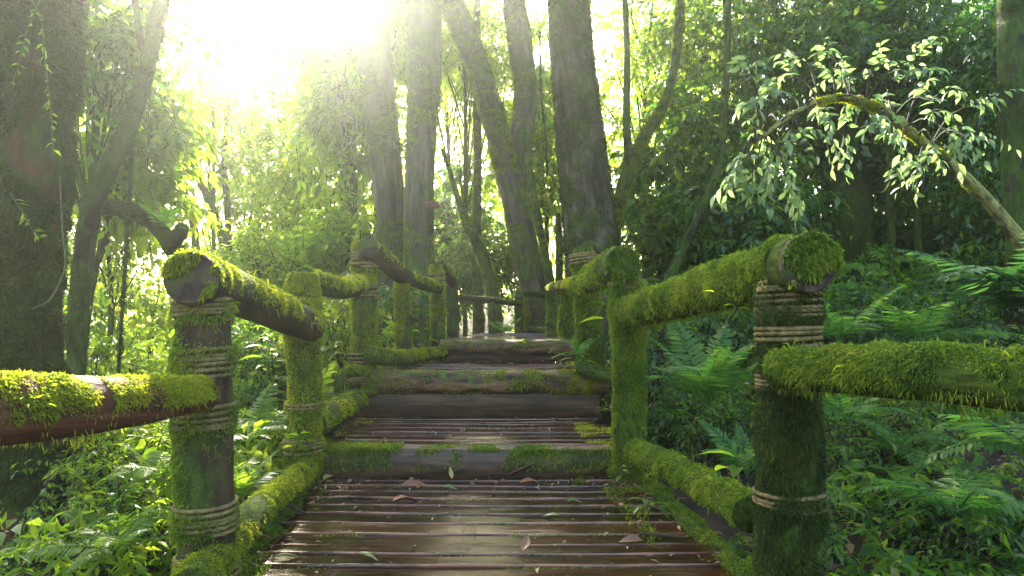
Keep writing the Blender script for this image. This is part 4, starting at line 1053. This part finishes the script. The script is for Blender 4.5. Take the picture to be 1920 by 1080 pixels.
plant('tiny sprout at the foot of the right end of the big step log', 1118, 775, 4.6, .10, 6, .05, LEAF, 13)
plant('sprout growing through the moss of the right upper handrail', 1365, 600, 2.4, .08, 6, .05, LEAF_PALE, 14)

# -- hanging vines
def vine(label, pts, rr, nl, L, seed, moss=6000, mt=LEAF):
    r = np.random.default_rng(seed); A = PP(*pts); t = thing('hanging_vine', label, 'vine', A[-1], 'vines hanging among the trees')
    tb = Tube(A, [rr, rr, rr * .8], 26, .1, .8, seed); b = MB(); tb.mesh(b, 7); b.build('stem', BARK if moss else STEM, t)
    m = MB()
    if moss: moss_on(m, tb, moss, .035, .009, seed=seed); m.build('moss', MOSS_DARK, t)
    if nl:
        mb = MB(); u = r.uniform(.05, 1, nl); p, dn, T, _ = tb.at(u, r.uniform(0, 6.28, nl))
        leaves(mb, p, nrm(dn + [0, 0, -.5]), r.normal(size=(nl, 3)) * .4 + [0, -.3, 1], L * r.uniform(.6, 1.2, nl), .45, True); mb.build('leaves', mt, t)
vine('mossy vine hanging straight down between the leaning tree and the near left post', [(248, 250, 4.9), (243, 360, 4.9), (236, 480, 4.9), (228, 600, 4.95), (222, 700, 5)], .013, 0, .05, 1, 9000)
vine('green creeper trailing down the huge left trunk near the top', [(60, 0, 3.27), (78, 40, 3.27), (84, 110, 3.26), (95, 200, 3.26), (100, 290, 3.27)], .003, 26, .035, 2, 0, LEAF_PALE)
vine('second green creeper on the huge left trunk, crossing the first', [(75, 0, 3.27), (50, 60, 3.27), (35, 120, 3.28), (22, 160, 3.3)], .003, 16, .035, 3, 0, LEAF_PALE)
vine('short leafy creeper low on the huge left trunk', [(20, 365, 3.27), (45, 400, 3.27), (60, 430, 3.27), (78, 448, 3.28)], .003, 14, .045, 4, 0, LEAF_PALE)
vine('thin brown vine looping beside the huge left trunk', [(112, 330, 3.3), (118, 440, 3.3), (122, 500, 3.3), (95, 560, 3.25), (60, 580, 3.25)], .004, 0, .03, 5, 0)
vine('hazy vine hanging left of the hazy thin trunk', [(690, 150, 10.5), (680, 260, 10.5), (668, 380, 10.5), (672, 500, 10.5)], .014, 40, .10, 6, 4000, LEAF_PALE)
vine('long vine hanging beside the slim twin trunk', [(1012, 60, 9.5), (1014, 160, 9.5), (1022, 250, 9.5), (1026, 330, 9.5)], .013, 20, .07, 7, 5000)

# ------------------------------------------------------------------ masses nobody could count
def mass(name, label, boxes, mt, seed, hole=-.1):
    r = np.random.default_rng(seed); mb = MB()
    for (n, xr, yr, zf, spl, nleaf, leafL, hang, *wr) in boxes:
        x = r.uniform(*xr, n); y = r.uniform(*yr, n); z = zf(x, y, r.uniform(size=n))
        O = np.stack([x, y, z], -1)
        keep = noise(O * (1.3 if 'under' in name else .55), seed, 2) > (-.1 if 'under' in name else hole)
        if 'woods' in name:   # the open hollow at the left stays clear of trees
            q = O[:, 0] / O[:, 1]; keep &= ~((q > -.70) & (q < -.48) & (r.uniform(size=n) < .8))
        O = O[keep]
        if len(O): sprays(mb, None, O, nrm(r.normal(size=(len(O), 3)) * [1, 1, .5] + [0, -.2, .4]), spl * r.uniform(.6, 1.4, len(O)), nleaf, leafL, wr[0] if wr else .45, .4, False, r, tw=False, hang=hang)
    tag(mb.build(name, mt), label, kind='stuff')
gr = lambda lo, hi: (lambda x, y, u: gz(x, y) + lo + (hi - lo) * u)
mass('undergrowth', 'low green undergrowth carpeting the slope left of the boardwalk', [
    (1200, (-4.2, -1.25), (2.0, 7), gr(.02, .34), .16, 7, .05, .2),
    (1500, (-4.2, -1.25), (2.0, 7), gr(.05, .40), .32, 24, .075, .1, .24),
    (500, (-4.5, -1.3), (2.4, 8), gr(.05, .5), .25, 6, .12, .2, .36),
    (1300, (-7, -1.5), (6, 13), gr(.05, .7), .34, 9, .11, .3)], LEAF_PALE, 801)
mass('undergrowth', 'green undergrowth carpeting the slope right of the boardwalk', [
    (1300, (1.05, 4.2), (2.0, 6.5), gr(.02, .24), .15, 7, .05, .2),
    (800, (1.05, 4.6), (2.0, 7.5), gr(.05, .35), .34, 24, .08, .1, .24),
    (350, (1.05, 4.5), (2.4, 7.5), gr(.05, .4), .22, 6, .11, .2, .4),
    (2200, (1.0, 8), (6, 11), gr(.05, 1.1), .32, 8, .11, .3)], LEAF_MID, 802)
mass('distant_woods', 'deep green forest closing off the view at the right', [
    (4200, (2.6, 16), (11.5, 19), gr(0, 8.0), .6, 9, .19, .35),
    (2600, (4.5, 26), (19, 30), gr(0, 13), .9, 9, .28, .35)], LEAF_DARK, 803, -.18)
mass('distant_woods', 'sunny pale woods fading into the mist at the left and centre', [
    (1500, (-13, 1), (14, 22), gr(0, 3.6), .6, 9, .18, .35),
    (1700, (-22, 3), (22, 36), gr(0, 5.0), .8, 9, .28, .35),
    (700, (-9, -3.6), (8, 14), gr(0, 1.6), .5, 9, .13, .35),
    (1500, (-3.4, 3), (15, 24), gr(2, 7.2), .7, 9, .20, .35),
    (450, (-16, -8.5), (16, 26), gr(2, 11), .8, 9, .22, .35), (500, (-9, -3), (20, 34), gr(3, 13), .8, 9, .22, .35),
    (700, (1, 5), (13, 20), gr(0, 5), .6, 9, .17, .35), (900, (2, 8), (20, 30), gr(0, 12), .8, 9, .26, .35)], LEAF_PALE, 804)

def litter():
    r = np.random.default_rng(805); mb = MB(); n = 5200
    x = np.concatenate([r.uniform(.95, 5, n // 2), r.uniform(-4, -1.2, n // 4), r.uniform(-2, 5, n // 4)]); k = len(x)
    y = r.uniform(1.6, 9, k); p = np.stack([x, y, gz(x, y) + .035 + r.uniform(0, .02, k)], -1)
    d = nrm(np.stack([r.normal(size=k), r.normal(size=k), r.normal(size=k) * .15], -1))
    nn = np.tile([0, 0, 1.], (k, 1)) + r.normal(size=(k, 3)) * .35
    leaves(mb, p, d, nn, .075 * r.uniform(.6, 1.5, k), .5, False, .2, .2)
    tag(mb.build('leaf_litter', LITTER), 'brown dead leaves scattered over the forest soil', kind='stuff')
litter()
def crumbs():
    r = np.random.default_rng(806); mb = MB(); n = 420
    y = np.concatenate([r.uniform(1.9, 3.66, n // 2), 3.66 - np.abs(r.normal(size=n // 2)) * .14]); k = len(y)
    e = np.where(r.uniform(size=k) < .5, r.beta(.5, 2.5, k), 1 - r.beta(.5, 2.5, k)); x = L1(y) + (R1(y) - L1(y)) * e
    y2 = np.concatenate([r.uniform(3.86, 4.8, 90), 5.9 - np.abs(r.normal(size=90)) * .2]); x2 = r.uniform(-1, .5, 180)
    X = np.concatenate([x, x2]); Y = np.concatenate([y, y2]); Z = np.concatenate([np.full(k, D[1]), np.full(90, D[2]), np.full(90, D[3])]) + .011
    m = len(X); d = nrm(np.stack([r.normal(size=m), r.normal(size=m), r.normal(size=m) * .1], -1))
    leaves(mb, np.stack([X, Y, Z], -1), d, np.tile([0, 0, 1.], (m, 1)) + r.normal(size=(m, 3)) * .3, r.uniform(.012, .045, m), .35, False, .2, .2)
    tag(mb.build('litter', LITTER), 'crumbs of dead leaf and bark strewn on the planks', kind='stuff')
crumbs()

# ------------------------------------------------------------------ fallen leaves and twigs on the planks
def zdeck(d): return D[1] if d < 3.7 else D[2] if d < 4.84 else D[3]
def fallen(label, px, py, L, mt, ang, seed, wr=.45, curl=.3, lift=.012):
    dd = F * H / (py - HY)
    for z in (D[1], D[2], D[3]):
        q = F * (H - z) / (py - HY)
        if (z == D[1] and q < 3.7) or (z == D[2] and 3.84 < q < 4.84) or (z == D[3] and q > 4.9): dd = q; zz = z; break
    else: dd, zz = 3.6, D[1]
    p = P(px, py, dd); p[2] = zz + lift
    r = np.random.default_rng(seed); mb = MB(); a = math.radians(ang)
    leaves(mb, p[None], np.array([[math.cos(a), math.sin(a), .10]]), np.array([[r.normal() * .2, r.normal() * .2, 1.]]), np.array([L]), wr, True, curl, .3)
    o = mb.build('fallen_leaf', mt); tag(o, label, 'leaf', 'fallen leaves on the planks')
    return o
fallen('curled brown leaf on the lowest landing at the foot of the beam, right of centre', 945, 901, .19, DEAD_BROWN, 8, 1, .3, -.3, .02)
fallen('russet leaf lying under the curled brown one on the lowest landing', 975, 910, .13, DEAD_RED, 20, 2)
fallen('long russet leaf left of centre near the foot of the beam', 750, 914, .15, DEAD_RED, 12, 3, .3)
fallen('torn reddish leaf flat on the third plank left of centre', 735, 945, .14, DEAD_RED, 35, 4)
fallen('pale green leaf at the left end of the first plank', 606, 905, .10, YELLOW_LEAF, 60, 5, .6, .1)
fallen('dark green leaf at the foot of the mossy left kerb log', 580, 915, .13, GREEN_LEAF, 150, 6, .4)
fallen('small brown leaf beside the left kerb log', 470, 1012, .08, DEAD_BROWN, 10, 7)
fallen('upright green leaf beside the small brown one at the left kerb log', 500, 1005, .07, GREEN_LEAF, 80, 8, .5, -.4)
fallen('green oval leaf right of centre on the lowest landing', 1062, 946, .08, GREEN_LEAF, 0, 9, .6)
fallen('slim green leaf below the oval one, right of centre', 1050, 972, .08, GREEN_LEAF, 160, 10, .3)
fallen('crumpled brown leaf in the wet patch near the bottom centre', 980, 1040, .07, DEAD_BROWN, 70, 11, .6, -.5)
fallen('grey green leaf near the bottom, left of centre', 665, 1045, .09, GREEN_LEAF, -12, 12, .4)
fallen('ragged brown leaf at the lower right of the lowest landing', 1205, 1020, .09, DEAD_BROWN, 170, 13)
fallen('orange leaf at the right edge moss of the lowest landing', 1165, 955, .08, DEAD_RED, 100, 14)
fallen('pale dead leaf standing in front of the black gap under the big log', 848, 776, .07, YELLOW_LEAF, 95, 15, .35, -.7)
fallen('small brown leaf on the right of the second landing', 1035, 792, .09, DEAD_BROWN, 5, 16)
fallen('tiny dark leaf on the second landing at left', 640, 806, .08, DEAD_BROWN, 30, 17)
fallen('wet green leaf in the middle of the first plank', 830, 918, .07, GREEN_LEAF, 0, 18)
fallen('whitish leaf curled near the bottom left plank end', 515, 1050, .09, YELLOW_LEAF, 20, 19, .35)
for i, (lab, pts) in enumerate([
    ('dark bent twig sticking out from the left kerb log', [(530, 935, 2.95), (545, 950, 2.92), (575, 962, 2.86)]),
    ('thin twig lying at the foot of the beam on the left', [(600, 903, 3.58), (640, 905, 3.58), (680, 893, 3.62)]),
    ('twig across the right end of the lowest landing', [(1200, 1000, 2.7), (1250, 1004, 2.68), (1290, 1008, 2.66)]),
    ('short twig by the pale leaf at left', [(640, 902, 3.6), (660, 897, 3.6), (675, 885, 3.58)]),
]):
    b = MB(); Tube(PP(*pts), [.006, .005, .003], 9, .15, 1, 900 + i).mesh(b, 7)
    tag(b.build('twig', TWIG), lab, 'twig', 'twigs on the planks')
